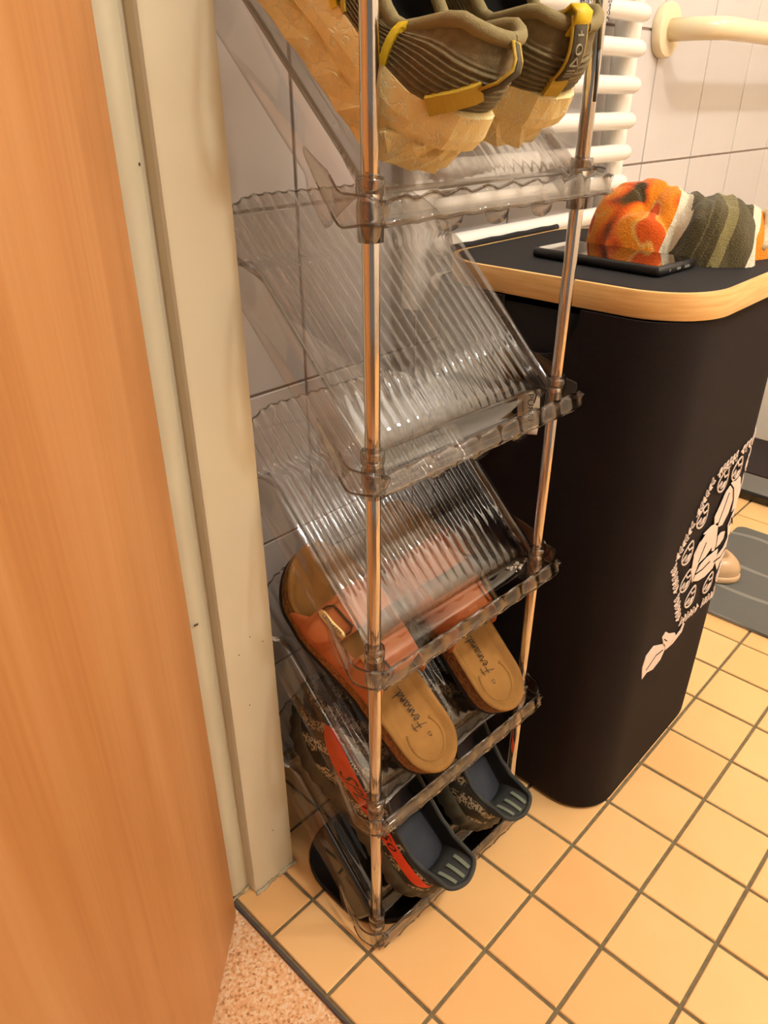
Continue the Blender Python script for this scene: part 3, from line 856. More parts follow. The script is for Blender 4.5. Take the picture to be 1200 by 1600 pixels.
def sandal(mtx, label, mir):
    root = empty('sandal', mtx=mtx); tag(root, label, 'sandal', 'tan two-strap sandals on the second shelf')
    fx = mirror if mir else (lambda m_: m_)
    Lg = .298; n = 34
    base = outline(Lg, [(0,.036), (.16,.0385), (.42,.039), (.70,.0545), (.85,.052), (1,.045)], [(0,0), (.35,.000), (.7,.004), (1,.008)], n, (.13,.18))
    def lp(sc_, z, dz=0):
        out = []
        for x, y, t in base:
            cyy = min(max(y, .05), .24); v = Vector((x, y-cyy)); ln = v.length or 1; v *= (ln+sc_)/ln
            out.append((v.x, v.y+cyy, z + dz*max(0, (t-.8)/.2)**2))
        return out
    link('outsole', fx(loft('outsole', [lp(-.004,0,.008), lp(-.001,.001,.008), lp(-.001,.007,.008), lp(-.004,.0075,.008)], True, True)), M['rubber'], root)
    sharp(link('cork_midsole', fx(loft('cork_midsole', [lp(-.004,.0075,.008), lp(-.0015,.0078,.008), lp(.0005,.027,.008), lp(-.002,.0275,.008)], True, False)), M['cork'], root))
    # footbed: rolled rim and dished middle
    rings = [(-.0016,.0272), (.0006,.0286), (.0004,.0306), (-.0022,.0318), (-.0060,.0306), (-.0105,.0268), (-.0130,.0254)]
    loops = [lp(a, z, .010) for a, z in rings]
    last = loops[-1]
    cen = [(sum(p[0] for p in last)/len(last))]*1
    for q in (.8, .6, .4, .2, .03):
        loops.append([(p[0]*q + .002*(1-q), p[1]*(q*.35+.65) + .15*(1-q)*.35, p[2]-.0018*(1-q)+.004*(1-q)*(1 if abs(p[1]-.15) < .03 else 0)) for p in last])
    link('footbed', fx(loft('footbed', loops, False, True)), M['suede'], root)
    # heel cup ring line
    ring = [(x_, y_, .0258) for x_, y_ in [(.0235*sin(a), .040-.0265*cos(a)) for a in np.linspace(-2.2, 2.2, 26)]]
    link('cup_ridge', fx(tube('cup_ridge', [(a_, b_, c_-.0012) for a_, b_, c_ in ring], .0022, 8)), M['suede'], root)
    # handwriting on the footbed, reading from the heel toward the toe
    st, wd = pen('Fernand'); sc_ = .0082
    def mp(u, v, h): return Vector((.003 - v if True else v, .052 + u, .0254 + h + .0012))
    polys = []
    for s_ in st: polys += stroke_polys([(a*sc_, (b-.7)*sc_) for a, b in s_], .0007)
    if mir:
        polys = [[(a, -b) for a, b in P] for P in polys]
    # text must read the same on both feet
    link('footbed_script', fx(poly_decal('footbed_script', polys, mp, .0004)), M['ink'], root)
    def mp2(u, v, h): return Vector(((-v)*(-1 if mir else 1) + .006, .040 + u, .0254 + h + .0012))
    link('size_mark', fx(text_mesh('size_mark', '43', .007, mp2)), M['ink'], root)
    # upper: side panels joined, two straps
    def wid(y): return float(np.interp(y/Lg, [.3,.42,.7,.85], [.0425,.0430,.0570,.0555]))
    def arch(phi, y, h):
        w_ = wid(y); c_ = .004*min(1, y/.2)
        a = pi*phi; hgt = np.interp(y, [.10,.16,.20,.26], [.066,.062,.054,.044])
        x = c_ - w_*cos(a)*(1 if abs(cos(a)) > .0 else 1)
        z = .014 + hgt*sin(a)**.62
        s_ = (w_+h)/w_
        return Vector((c_-w_*cos(a)*s_, y, z + h*sin(a)))
    def strapmesh(y0, y1, p0, p1, h, nphi=30, ny=7):
        v = []
        for i in range(nphi):
            f = p0 + (p1-p0)*i/(nphi-1)
            a, b = y0(f), y1(f)
            for j in range(ny):
                y = a+(b-a)*j/(ny-1); v.append(arch(f, y, h))
        return mesh('strap', v, grid_faces(nphi, ny))
    solid(link('strap', fx(strapmesh(lambda f: .122+.016*abs(f-.5), lambda f: .164-.004*abs(f-.5), .04, .96, 0)), M['leather'], root), .0028)
    solid(link('strap', fx(strapmesh(lambda f: .186+.004*abs(f-.5), lambda f: .232-.012*abs(f-.5), .04, .96, 0)), M['leather'], root), .0028)
    for p0, p1 in ((.035, .20), (.80, .965)):
        solid(link('side_panel', fx(strapmesh(lambda f: .100 + .12*max(0, min(f, 1-f)-.06), lambda f: .244 - .14*max(0, min(f, 1-f)-.06), p0, p1, -.0008, 10, 14)), M['leather'], root), .0026)
    # strap ends with buckles on the outer side
    for (ya, yb) in ((.126, .160), (.190, .226)):
        ym = (ya+yb)/2
        def flap(f0, f1):
            v = []; m_ = 16
            for i in range(m_):
                q = i/(m_-1); f = f0+(f1-f0)*q
                hwd = (yb-ya)/2*.82*(sqrt(max(0, 1-max(0, (.45-q)/.45)**2)) if q < .45 else 1) + .0003
                for j in range(7): v.append(arch(f, ym+hwd*(-1+2*j/6), .0044))
            return mesh('strap_end', v, grid_faces(m_, 7))
        solid(link('strap_end', fx(flap(.085, .40)), M['leather'], root), .0022)
        fb = .275
        bar = [arch(fb, ym-.0195, .0080), arch(fb, ym+.0195, .0062)]
        dirn = (arch(fb+.02, ym, .0062)-arch(fb-.02, ym, .0062)).normalized(); nn = dirn.cross(Vector((0,1,0))).normalized()
        if nn.z < 0: nn = -nn
        v = []
        for sy in np.linspace(-1, 1, 9):
            r_ = 1.0 if abs(sy) < .9 else .6
            for dd, hh in ((-.0042,-.001), (-.0042,.0012), (-.003,.002), (.003,.002), (.0042,.0012), (.0042,-.001)):
                v.append(arch(fb, ym+sy*.0195, .0068)+dirn*dd*r_+nn*hh)
        f_ = []
        for i in range(8):
            for k in range(6): f_.append((i*6+k, i*6+(k+1) % 6, (i+1)*6+(k+1) % 6, (i+1)*6+k))
        f_ += [(0,1,2,3,4,5), tuple(48+k for k in range(6))]
        bk = sharp(link('buckle', fx(fix(mesh('buckle', v, f_))), M['brass'], root))
        hoop = [arch(fb, ym-.0185, .007), arch(fb+.05, ym-.0185, .0072), arch(fb+.085, ym-.015, .0074), arch(fb+.085, ym+.015, .0074), arch(fb+.05, ym+.0185, .0072), arch(fb, ym+.0185, .007)]
        link('buckle_hoop', fx(tube('buckle_hoop', hoop, .0013, 8)), M['rubber'], bk)
        def mpb(u, v_, h): return arch(fb, ym+(u if not mir else -u)*1.0, .0068)+dirn*(v_)*(1)+nn*(.002+h)
        link('buckle_lettering', fx(text_mesh('buckle_lettering', 'FERNAND', .0062, mpb, .0003)), M['ink'], bk)
    return root
sandal(slope_mtx(ZK[1], .087, -.004, .0085, 6.5, 0), 'tan sandal with rust leather straps, heel nearest the left chrome pole', False)
sandal(slope_mtx(ZK[1], .2135, .000, .0085, 1.0, 0), 'tan sandal with rust leather straps, heel beside the right chrome pole', True)

# ---- dark knit trainers
def knit_trainer(mtx, label, mir):
    root = empty('sneaker', mtx=mtx); tag(root, label, 'sneaker', 'dark knit sneakers on the bottom shelf')
    fx = mirror if mir else (lambda m_: m_)
    Lg = .302; n = 90
    base = outline(Lg, [(0,.041), (.15,.0435), (.42,.042), (.70,.0555), (.86,.052), (1,.044)], [(0,0), (.35,.000), (.7,.004), (1,.010)], n, (.13,.2))
    NB = len(base)
    def lp(off, z, dz=0.0, ribs=0.0):
        out = []
        for i, (x, y, t) in enumerate(base):
            cyy = min(max(y, .055), .235); v = Vector((x, y-cyy)); ln = v.length or 1
            o_ = off + (ribs*(.5+.5*cos(i*2*pi/4.5)))
            v *= (ln+o_)/ln
            out.append((v.x, v.y+cyy, z*(1+.18*cos(t*pi)*.6) + dz*max(0, (t-.72)/.28)**2 + .010*max(0, (.10-t)/.10)**2*(1 if z < .01 else .2)))
        return out
    loops = [lp(-.012,.0,.018), lp(-.004,.001,.018), lp(0,.008,.017,.0030), lp(.001,.020,.014,.0034), lp(0,.032,.011,.0028), lp(-.0028,.0375,.010), lp(-.008,.040,.010)]
    link('sole', fx(loft('sole', loops, True, True)), M['sole_dark'], root)
    B, Mi, C = [], [], []
    for i, (x, y, t) in enumerate(base):
        bz = loops[5][i][2]
        b = Vector((loops[5][i][0], loops[5][i][1], bz-.002))
        yc = .005 + .173*t**.85
        if t < .02: wf = t/.02
        else: wf = 1
        wc = float(np.interp(t, [0,.10,.25,.5,.8,1], [.025,.027,.031,.031,.026,.0])) * (sqrt(max(0, 1-((.055-t)/.055)**2)) if t < .055 else 1)
        sgn = -1 if x < 0 else 1
        zc = float(np.interp(t, [0,.03,.10,.18,.3,.5,.8,1], [.099,.098,.090,.079,.075,.081,.100,.106]))
        c_ = Vector((sgn*wc, yc, zc))
        mz = b.z + (c_.z-b.z)*float(np.interp(t, [0,.12,.5,1], [.35,.55,.8,1.0]))
        mx = b.lerp(c_, float(np.interp(t, [0,.4,1], [.0,.08,.06])))
        if t < .15: mx.y += .020*(1-t/.15)
        B.append(b); C.append(c_); Mi.append(Vector((mx.x*1.03, mx.y, mz)))
    S = Surf(B, Mi, C); c0 = S.at(30, .3); c1 = S.at(30, .3, .01)
    if (c1-c0).x > 0: S.sgn = -1
    link('upper', fx(loft('upper', [S.loopat(j/23) for j in range(24)])), M['knit'], root)
    link('collar_rim', fx(tube('collar_rim', C+[C[0]], .0030, 10, False)), M['collar_dark'], root)
    # collar band outside
    link('collar_band', fx(patch('collar_band', S, -34, 34, lambda a: .80-.25*max(0, 1-abs(a-.5)*7), .995, .0012, 60, 6)), M['collar_dark'], root)
    Bi = [Vector((c_.x*.9+math.copysign(.004, c_.x) if abs(c_.x) > .01 else c_.x, .028 + (c_.y-.005)*.86, .046)) for c_ in C]
    Mm = [Vector((c_.x*1.08, c_.y*.9+.012+.024*max(0, (.023-c_.y)/.018), .072+.004*max(0, (.023-c_.y)/.018))) for c_ in C]
    SI = Surf(C, Mm, Bi)
    c0 = SI.at(0, .3); c1 = SI.at(0, .3, .01)
    if (c1-c0).y < 0: SI.sgn = -1
    link('lining', fx(loft('lining', [SI.loopat(j/11) for j in range(12)])), M['collar_dark'], root)
    inn = loft('insole', [[(p.x*q, .085+(p.y-.085)*q, .0465+.001*q) for p in Bi] for q in (1.0, .6, .1)], False, True)
    link('insole', fx(inn), M['insole'], root)
    for q in (-1, 0, 1):
        # pull-tab stripes on the inside of the heel
        u = q*5.0
        link('tab_stripe', fx(strip('tab_stripe', SI, [(u, .06), (u*1.05, .20), (u*1.1, .42)], .0046, .0026)), M['stripe_green'], root)
    # side stripe with lettering (outer side)
    u0, u1 = 5.0, 72.0
    lo = lambda a: .32 + .08*a; hi = lambda a: .32 + .08*a + .40*sin(pi*min(1, max(0, a*.96+.02)))**.45
    st_ = link('side_stripe', fx(patch('side_stripe', S, u0, u1, lo, hi, .0012, 60, 6)), M['orange'], root)
    def mps(uu, v_, h):
        # uu metres along the stripe from its heel end
        u = u0 + uu/.250*(u1-u0)
        a = (u-u0)/(u1-u0); c_ = (lo(a)+hi(a))/2
        return S.at(u, c_+v_/.075, .0014+h)
    if not mir:
        link('side_lettering', text_mesh('side_lettering', 'SPLY-350', .025, lambda a, b, h: mps(.150-a*1.0, b*1.0, h)), M['ink'], st_)
    else:
        link('side_lettering', fx(text_mesh('side_lettering', 'SPLY-350', .025, lambda a, b, h: mps(.150+a*1.0, b*1.0, h))), M['ink'], st_)
    return root
knit_trainer(slope_mtx(ZK[0], .078, -.006, .0085, 5, 0), 'dark knit sneaker with orange side stripe, heel tab by the left pole', False)
knit_trainer(slope_mtx(ZK[0], .197, .004, .0085, 1, 0), 'dark knit sneaker with flecked knit side, heel tab by the hamper', True)

# ------------------------------------------------------------------ laundry hamper
HX0, HX1, HY0, HY1, HR = .342, .692, .0, .338, .062
ham = empty('laundry_hamper', (HX0, HY0, 0)); tag(ham, 'tall black fabric laundry hamper with bamboo rim and white leaf print', 'laundry hamper')
def hloop(z, e=0.0, n=10, den=14):
    pts = rrect(HX0-e, HX1+e, HY0-e, HY1+e, HR+e, n); out = []
    for i, p in enumerate(pts):
        q = pts[(i+1) % len(pts)]
        d = math.hypot(q[0]-p[0], q[1]-p[1])
        m_ = den if d > .05 else 1
        for k in range(m_): out.append((p[0]+(q[0]-p[0])*k/m_, p[1]+(q[1]-p[1])*k/m_, z))
    return out
def wob(lp, z):
    o = []
    for x, y, zz in lp:
        d = .0022*noise.noise(Vector((x*6, y*6, z*3.2+5)))
        cx, cy = (HX0+HX1)/2, (HY0+HY1)/2; v = Vector((x-cx, y-cy)).normalized()
        o.append((x+v.x*d, y+v.y*d, zz))
    return o
loops = []
for e, z in ((-.030,.0012), (-.006,.0015), (-.001,.006)): loops.append(hloop(z, e))
for k in range(30):
    z = .012 + .694*k/29; loops.append(wob(hloop(z, .0018*sin(pi*k/29)), z))
body_out = loops
inner = [hloop(z, -.004) for z in (.706, .5, .3, .05)]
hb = link('body', loft('body', loops + inner, True, True), M['fabric'], ham)
hb.matrix_parent_inverse = Matrix.Translation((-HX0, -HY0, 0))
# hand hole cut in the near side
cut = link('cut', extrude_poly('cut', [(.105+.058+.050*cos(a)*(1 if True else 1), .716+ -.066*abs(sin(a))**.75) for a in np.linspace(0, pi, 17)] , -.03, .012), None)
cut.matrix_basis = Matrix(((0,0,1,HX0), (1,0,0,0), (0,1,0,0), (0,0,0,1)))
bm_ = hb.modifiers.new('hand_hole', 'BOOLEAN'); bm_.object = cut; bm_.operation = 'DIFFERENCE'; bm_.solver = 'EXACT'
bpy.context.view_layer.update()
me2 = bpy.data.meshes.new_from_object(hb.evaluated_get(bpy.context.evaluated_depsgraph_get()))
hb.modifiers.clear(); hb.data = me2
if not me2.materials: me2.materials.append(M['fabric'])
sharp(hb, 40)
bpy.data.objects.remove(cut)
def hpart(name, me, mat):
    o = link(name, me, mat, ham); o.matrix_parent_inverse = Matrix.Translation((-HX0, -HY0, 0)); return o
hpart('inner_lining', loft('inner_lining', [hloop(z, e) for e, z in ((-.0060,.700), (-.0060,.02), (-.03,.016))], False, True), M['dark'])
# bamboo ring
ring_o = [rrect(HX0+e0, HX1-e0+.004, HY0-.014+e0, HY1-.004-e0, .078-e0*.5, 12) for e0 in (.0045, .004, .004, .0045, .010, .010)]
zz = (.7075, .7085, .7325, .7342, .7342, .7075)
rg = [[(x, y, z) for x, y in lp] for lp, z in zip(ring_o, zz)]
hr = hpart('bamboo_rim', loft('bamboo_rim', rg + [rg[0]]), M['bamboo']); sharp(hr, 40)
lid_lp = [[(x, y, z) for x, y in rrect(HX0+e0, HX1-e0+.004, HY0-.014+e0, HY1-.004-e0, .074-e0*.5, 12)] for e0, z in ((.0102,.7110), (.0102,.7330), (.0112,.7345), (.03,.7348), (.10,.7348))]
sharp(hpart('lid', loft('lid', lid_lp, True, True), M['fabric_top']), 40)
hg = tube('lid_hinge_roll', [(HX0+.055+(HX1-HX0-.11)*k/12, HY1-.007, .7365+.0006*sin(k*2.1)) for k in range(13)], .0042, 8)
hpart('lid_hinge_roll', hg, M['fabric_top'])
# white print, laid along the front and round the corner
fl = HX1-HR
def hp(a, z, h=.0006):
    h = h + .0030
    if a <= fl: return Vector((a, HY0-h, z))
    th = (a-fl)/HR
    return Vector((fl+(HR+h)*sin(th), HY0+HR-(HR+h)*cos(th), z))
def leaf(cx, cz, ang, ln, wd, n=9):
    out = []
    for k in range(2*n):
        t = k/n if k < n else 2-k/n
        s_ = 1 if k < n else -1
        w_ = wd/2*sin(pi*t)**.8*(1.15-.3*t)*s_
        x, y = (t)*ln, w_
        out.append((cx+x*cos(ang)-y*sin(ang), cz+x*sin(ang)+y*cos(ang)))
    return out
def vein_leaf(cx, cz, ang, ln, wd):
    """two halves with a dark vein gap between"""
    n = 9; polys = []
    for s_ in (1, -1):
        P = [(0, .0)]
        for k in range(1, n): 
            t = k/n; P.append((t*ln, s_*wd/2*sin(pi*t)**.75))
        P.append((ln, 0))
        for k in range(n-1, 0, -1):
            t = k/n
            P.append((t*ln, s_*.0016*(1 if t < .75 else .1)+ .004*sin(pi*t)))
        polys.append([(cx+x*cos(ang)-y*sin(ang), cz+x*sin(ang)+y*cos(ang)) for x, y in P])
    return polys
A_ = [[(.5267,.3245),(.5124,.3552),(.509,.3769),(.5209,.3914),(.5350,.3975),(.5267,.4010),(.5503,.4030),(.5762,.3990),(.5887,.3584),(.5878,.3483),(.5761,.3527),(.5739,.3606),(.5549,.3523),(.5341,.3522),(.529,.3384)],
      [(.53,.325),(.5343,.3358),(.5436,.3448),(.5644,.3475),(.6038,.3440),(.6062,.323),(.6012,.3128),(.5744,.3112),(.5505,.3161)],
      [(.5606,.4027),(.5555,.4146),(.565,.4261),(.5767,.4437),(.589,.4493),(.6019,.4397),(.6128,.4187),(.6093,.3998),(.5957,.3865),(.5818,.3892)],
      [(.5903,.452),(.6116,.4574),(.6244,.449),(.6408,.4205),(.6341,.3987),(.6225,.396),(.6194,.4161),(.607,.4394)],
      [(.6365,.348),(.6219,.374),(.6301,.3885),(.646,.3954),(.6609,.376),(.6592,.3614),(.6485,.3505)],
      [(.6234,.299),(.6023,.3254),(.6099,.3306),(.627,.3352),(.6415,.3473),(.6522,.3333),(.6452,.3143),(.6276,.3098)],
      [(.5929,.3505),(.5903,.3696),(.60,.3729),(.6157,.3676),(.6159,.3555),(.6054,.351)],
      [(.668,.405),(.690,.430),(.712,.418),(.706,.392),(.686,.380)], [(.672,.352),(.690,.368),(.716,.356),(.712,.332),(.688,.326)]]
def fprint(name, polys, h=.0006, mat=None):
    return hpart(name, poly_decal(name, polys, lambda a, z, k: hp(a, z, k if k < 0 else h)), mat or M['print'])
for P in A_: fprint('recycling_leaf', [P])
for line in ([(.532,.336),(.556,.3325),(.580,.334)], [(.575,.396),(.583,.415),(.590,.438)], [(.532,.356),(.545,.380)], [(.632,.382),(.645,.368)], [(.598,.325),(.622,.322),(.640,.328)]):
    fprint('leaf_vein', stroke_polys(line, .0022), .0010, M['fabric'])
for x0, z0 in ((.652,.466),(.602,.470),(.556,.470),(.509,.4356),(.4855,.391),(.503,.3395),(.537,.2965),(.600,.2885),(.648,.285),(.668,.427),(.690,.462),(.712,.44),(.676,.312)):
    lean = .45; polys = []
    def R_(u, v): return (x0 + u*cos(lean)+v*sin(lean), z0 - u*sin(lean)+v*cos(lean))
    ol = []
    for j in range(19):
        t = 2*pi*j/18; ol.append(R_(.0155*(1-.42*sin(t))*cos(t), .0165*sin(t)))
    polys += stroke_polys(ol, .0024)
    polys += stroke_polys([R_(-.008,.007), R_(0,.0035), R_(.008,.008)], .0018)
    polys += stroke_polys([R_(-.010,-.012), R_(-.004,-.003), R_(.000,-.012)], .0018)
    polys.append([R_(.004,-.012), R_(.011,-.008), R_(.011,.0), R_(.004,-.004)])
    fprint('leaf_drop', polys)
HEXV = [(.443,.392), (.520,.486), (.664,.502), (.742,.390), (.664,.248), (.513,.264)]
sp_ = random.Random(3)
for q in range(6):        # two little sprigs along every side
    a_, b_ = Vector(HEXV[q]), Vector(HEXV[(q+1) % 6])
    for t0, t1 in ((.05, .47), (.55, .97)):
        p0, p1 = a_.lerp(b_, t0), a_.lerp(b_, t1); d = p1-p0; an = math.atan2(d.y, d.x)
        polys = stroke_polys([tuple(p0), tuple(p1)], .0014)
        m_ = 6
        for k in range(m_):
            c_ = p0.lerp(p1, (k+.4)/m_)
            for s__ in (-1, 1):
                lf = leaf(c_.x, c_.y, an+s__*.85+sp_.uniform(-.15,.15), .0100, .0046, 5)
                polys += stroke_polys(lf+[lf[0]], .0010) if k % 2 else [lf]
        fprint('sprig', polys)
L1 = [(.4175,.2239),(.4103,.2474),(.415,.2648),(.4352,.2695),(.4741,.2503),(.4807,.2389),(.4716,.2246),(.45,.2204),(.430,.2275)]
L2 = [(.4715,.2492),(.4602,.2691),(.4689,.274),(.4835,.2626),(.5051,.2518),(.5123,.2424),(.5009,.2363),(.4784,.2424)]
fprint('corner_leaf', [L1]); fprint('corner_leaf', [L2])
fprint('leaf_vein', stroke_polys([(.425,.235),(.450,.245),(.472,.241)], .0016), .0010, M['fabric']); fprint('leaf_vein', stroke_polys([(.468,.262),(.480,.252)], .0014), .0010, M['fabric'])
fprint('stem', [[(.477,.2411),(.4979,.2384),(.5257,.2439),(.5323,.2541),(.5367,.250),(.5332,.2373),(.5065,.2318),(.4824,.2347)]])
fprint('corner_leaf', [[(.650,.505),(.664,.5117),(.6795,.5242),(.700,.532),(.694,.512),(.672,.503)]]); fprint('corner_leaf', [[(.690,.520),(.705,.535),(.722,.540),(.716,.520),(.704,.514)]])
# sewn cloth label hanging on the near side
LT, LB = (Vector((.3365,.1768,.6030)), Vector((.3365,.1470,.6125))), (Vector((.3140,.1592,.5625)), Vector((.3140,.1332,.5680)))
LN = (LB[0]-LT[0]).cross(LT[1]-LT[0]).normalized()
if LN.x > 0: LN = -LN
def lpt(a, t): return LT[0].lerp(LT[1], a).lerp(LB[0].lerp(LB[1], a), t) + LN*(.0016*sin(t*5.5+a))
lv = [lpt(i, k/8) for i in range(2) for k in range(9)]
lab = hpart('cloth_label', mesh('cloth_label', lv, grid_faces(2, 9)), M['tag']); solid(lab, .0009)
def mpl(u, v, h):
    a, t = .5+v/.030, .5+u/.050
    return lpt(a, t) + LN*(.0008+h)
def lab_child(name, me):
    o = link(name, me, M['ink'], lab); return o
lab_child('label_lettering', text_mesh('label_lettering', 'PUREFY', .0105, lambda u, v, h: mpl(u*1.15, v+.0035, h)))
lab_child('label_small_lettering', text_mesh('label_small_lettering', 'laundry basket', .0042, lambda u, v, h: mpl(u, v-.0062, h)))
hexa = [(-.022,-.0095), (-.0265,-.004), (-.0265,.006), (-.019,.0115), (-.010,.0085)]
lab_child('label_hexagon', poly_decal('label_hexagon', stroke_polys(hexa, .0012), mpl))
# ------------------------------------------------------------------ phone
ph = link('phone', box('phone', -.0405, .0405, -.083, .083, 0, .0105, .004, 3), M['phone'], mtx=Matrix.Translation((.457, .146, .7352)) @ Matrix.Rotation(radians(-4), 4, 'Z'))
sharp(ph, 50); tag(ph, 'black smartphone in a black case lying on the hamper lid', 'phone')
link('screen', extrude_poly('screen', rrect(-.0365, .0365, -.079, .079, .007, 6), .0100, .01085), M['phone_glass'], ph)
for x, w_ in ((.0, .0046), (-.018, .0020), (.018, .0060)):
    link('port', box('port', x-w_, x+w_, -.0834, -.0826, .0038, .0066, .0008, 1), M['scale_grey'], ph)

# ------------------------------------------------------------------ towel on the lid
TR = Matrix.Translation((.470, .205, .7352)) @ Matrix.Rotation(math.atan2(-.7255, .688), 4, 'Z')
MND = [(.088,.050,.056,.040,.075,3.0,0), (.088,.006,.052,.036,.047,2.4,.1), (.158,-.006,.050,.074,.066,2.8,-.15), (.202,.016,.036,.054,.054,2.4,0), (.136,-.056,.032,.028,.034,2.2,0), (.122,.030,.034,.050,.067,2.6,-.2)]
def mound(p, m_):
    cx, cy, rx, ry, h, e, rot = m_
    dx, dy = p[0]-cx, p[1]-cy; u, v = dx*cos(rot)+dy*sin(rot), -dx*sin(rot)+dy*cos(rot)
    d = (abs(u/rx)**e + abs(v/ry)**e)
    return h*sqrt(1-d) if d < 1 else 0
nu, nv = 150, 110
tv, tf, keep = [], [], {}
for i in range(nu):
    for j in range(nv):
        x = -.015 + .290*i/(nu-1); y = -.130 + .265*j/(nv-1)
        wx = x + .006*noise.noise(Vector((x*30, y*30, 1))); wy = y + .006*noise.noise(Vector((x*30, y*30, 9)))
        hs = sorted([mound((wx, wy), m_) for m_ in MND], reverse=True)
        h = hs[0] + .10*hs[1]
        if x > .112: h -= .0036*(.5+.5*sin((wx-.30*wy)*2*pi/.024))*min(1, h/.03)*min(1, (x-.112)/.01)
        else: h -= .007*max(0, 1-abs(wx-.052-.55*(.075-wy))/.007)*min(1, h/.03)
        dl = (y - (.044 - .934*(x-.002)))/1.37           # keep clear of the phone
        if x < .145: h *= min(1, max(0, dl/.010))**.5
        if h > 0: h = h + .0016*noise.noise(Vector((x*60, y*60, 3))) + .0010*noise.noise(Vector((x*400, y*400, 4)))
        keep[(i, j)] = h > .002
        tv.append((x, y, max(0, h)))
for i in range(nu-1):
    for j in range(nv-1):
        if any(keep[q] for q in ((i, j), (i+1, j), (i+1, j+1), (i, j+1))): tf.append((i*nv+j, (i+1)*nv+j, (i+1)*nv+j+1, i*nv+j+1))
tme = mesh('towel', tv, tf)
bm = bmesh.new(); bm.from_mesh(tme); bmesh.ops.delete(bm, geom=[v for v in bm.verts if not v.link_faces], context='VERTS'); bm.to_mesh(tme); bm.free()
tw = link('towel', tme, M['towel'], mtx=TR)
M['hem'] = plain('white_terry', rgb(240,226,196), .95, var=rgb(214,198,166), scale=420, bump=.8, bscale=520)
hp_ = [(.212+.016*sin(pi*k/12), -.030+.052*k/12, .010+.036*sin(pi*k/12)) for k in range(13)]
link('folded_hem', tube('folded_hem', hp_, [.0055+.0025*sin(pi*k/12) for k in range(13)], 10), M['hem'], tw)
tag(tw, 'crumpled terry towel in orange, white and olive on the hamper lid', 'towel')

# ------------------------------------------------------------------ radiator, grab bar
rad = empty('towel_radiator', (.62, .39, .66)); tag(rad, 'white towel radiator with rounded horizontal bars on the tiled wall', 'radiator')
RI = Matrix.Translation((-.62, -.39, -.66))
def rpart(name, me, mat=None):
    o = link(name, me, mat or M['white'], rad); o.matrix_parent_inverse = RI; return o
for x in (.400, .878):
    po = rrect(x-.026, x+.026, .374, .402, .012, 5)
    lps = [[(a, b, z) for a, b in po] for z in (.655, 1.42)]
    sharp(rpart('post', loft('post', lps, True, True)), 40)
    for z in (.72, 1.36): rpart('wall_bracket', tube('wall_bracket', [(x, .40, z), (x, WY-.001, z)], .010, 10))
for z in (.690, .735, .780, .824, .869, .9175, .9655, 1.0105, 1.057, 1.104, 1.20, 1.246, 1.292, 1.338, 1.384):
    xs = [.392] + [.397, .402, .41] + [.845, .858, .866, .871, .8735]; rs = [.003, .009, .0115, .0125, .0125, .0122, .0105, .0075, .003]
    rpart('bar', tube('bar', [(x, .357, z) for x in xs], rs, 16))
gb = empty('grab_bar', (1.0585, WY, 1.001)); tag(gb, 'cream grab bar with round wall flange on the white tiles', 'grab bar')
GI = Matrix.Translation((-1.0585, -WY, -1.001))
fl_ = lathe('flange', [(.0001,.0), (.040,.0), (.0415,.002), (.0415,.012), (.039,.0155), (.030,.0165), (.0001,.0165)], 36)
o = link('flange', fl_, M['cream_plastic'], gb); o.rotation_euler = (pi/2, 0, 0); sharp(o, 40)
pts = [(1.0585, WY-.012, 1.001), (1.0585, .365, 1.001)]
for k in range(1, 9):
    a = pi/2*k/8; pts.append((1.0585+.045*(1-cos(a)), .365-.045*sin(a), 1.001))
pts += [(1.25, .320, 1.001), (1.62, .320, 1.001)]
for k in range(1, 9):
    a = pi/2*k/8; pts.append((1.62+.045*sin(a), .320+.045*(1-cos(a)), 1.001))
pts += [(1.665, WY-.004, 1.001)]
o = link('bar', tube('grab_tube', pts, .0172, 18), M['cream_plastic'], gb); o.matrix_parent_inverse = GI
# hanging grey towel over an upper radiator bar
gv = []
for i in range(15):
    a = i/14
    for j in range(25):
        b = j/24
        if b < .42: y, z = .3400-.001*sin(a*9), .985+.125*(b/.42)
        elif b < .58: t = (b-.42)/.16*pi; y, z = .357-.0170*cos(t), 1.107+.0165*sin(t)
        else: y, z = .3740, 1.104-.09*((b-.58)/.42)
        x = .655+.075*a + .002*sin(b*8)
        if b < .08: x = .655 + .004 + .067*a
        gv.append((x, y, z - (.012*(abs(a-.5)*2)**4*(b < .2) * -1)))
gt = solid(link('hand_towel', mesh('hand_towel', gv, grid_faces(15, 25)), M['grey_towel']), .005)
tag(gt, 'grey speckled cloth hanging over a bar of the white radiator', 'towel')

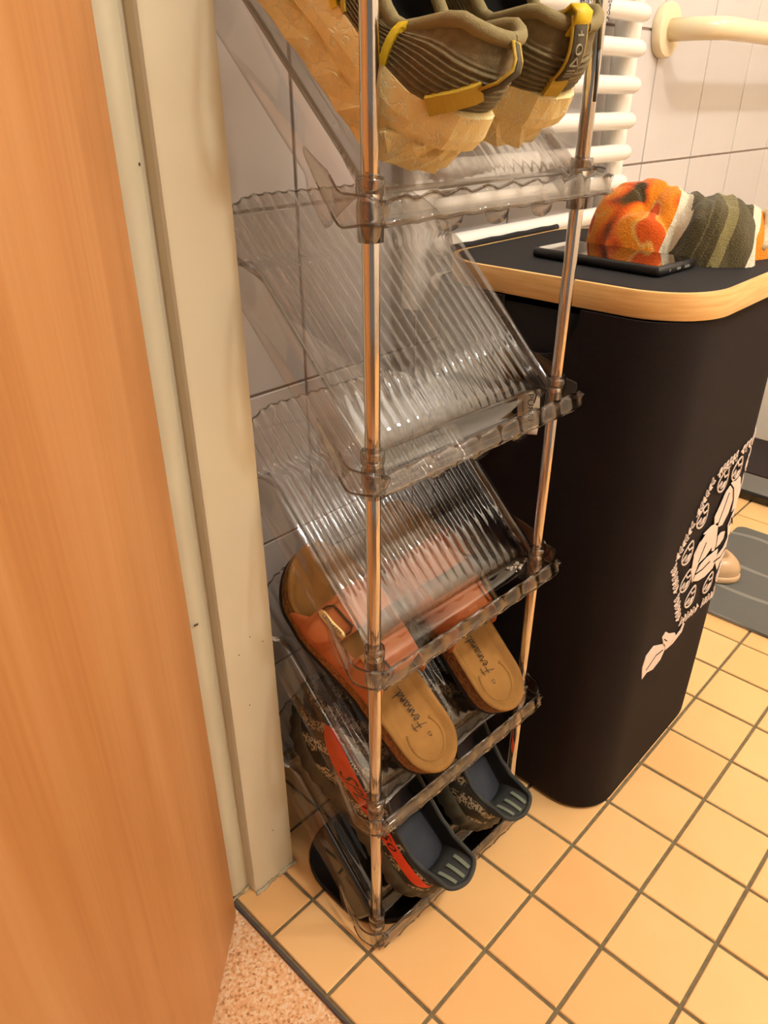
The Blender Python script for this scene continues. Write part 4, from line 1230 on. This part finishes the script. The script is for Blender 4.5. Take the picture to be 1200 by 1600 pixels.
# ------------------------------------------------------------------ far floor things
bm_o = link('bath_mat', extrude_poly('bath_mat', rrect(.948, 1.335, -.34, .17, .02, 5), .0006, .007), M['mat']); sharp(bm_o, 40)
tag(bm_o, 'grey bath mat with pale wavy lines on the tiled floor', 'bath mat')
def oval(cx, y0, y1, w_, z, n=28):
    cy, hl = (y0+y1)/2, (y1-y0)/2; return [(cx+w_*cos(2*pi*k/n), cy+hl*sin(2*pi*k/n)*(1 if True else 1), z) for k in range(n)]
sb = empty('slipper', (1.085, .20, .0075)); tag(sb, 'beige slipper standing on the grey bath mat half hidden by the hamper', 'slipper')
SI_ = Matrix.Translation((-1.085, -.20, -.0075))
o = link('sole', loft('sole', [oval(1.090,.082,.33,.056,.0078), oval(1.090,.078,.334,.060,.010), oval(1.090,.078,.334,.060,.020), oval(1.090,.082,.33,.056,.022)], True, True), M['beige'], sb); o.matrix_parent_inverse = SI_
o = link('upper', loft('upper', [oval(1.090,.082,.33,.056,.0215), oval(1.090,.080,.33,.057,.034), oval(1.090,.088,.325,.050,.048), oval(1.090,.098,.30,.042,.056), oval(1.090,.110,.27,.032,.057), oval(1.090,.118,.25,.026,.040), oval(1.090,.12,.24,.022,.026)], False, True), M['beige'], sb); o.matrix_parent_inverse = SI_
sc_o = link('bathroom_scale', box('bathroom_scale', 1.485, 1.60, .02, .36, .004, .024, .004, 2), M['black']); tag(sc_o, 'flat bathroom scale with grey top on the far floor tiles', 'scale')
link('scale_top', box('scale_top', 1.492, 1.593, .028, .352, .0235, .0262, .001, 1), M['scale_grey'], sc_o)
for x in (1.495, 1.59):
    for y in (.04, .34): link('foot', lathe('foot', [(.0001,.0), (.008,.0), (.008,.005), (.0001,.005)], 10), M['black'], sc_o, loc=(x, y, .0003))
rg_ = link('rug', extrude_poly('rug', rrect(1.63, 1.88, .0, .38, .02, 4), .0005, .014), M['brown_rug']); tag(rg_, 'dark brown rug on the far tiles beyond the scale', 'rug')

# lint caught on the right collar of the third shelf
rnd = random.Random(11)
cl = bmesh.new()
for k in range(16):
    x, y = rnd.gauss(.240, .006), rnd.gauss(.012, .005)
    bmesh.ops.create_icosphere(cl, subdivisions=1, radius=rnd.uniform(.0008, .0024), matrix=Matrix.Translation((x, max(y, .0), -.0195+rnd.uniform(.001, .005))))
lm_ = bpy.data.meshes.new('lint'); cl.to_mesh(lm_); cl.free()
ln = link('lint', lm_, M['crumb'], mtx=RM @ Matrix.Translation((0, 0, ZK[2])))
tag(ln, 'white lint caught beside the right pole on the third shelf', 'lint', kind='stuff')
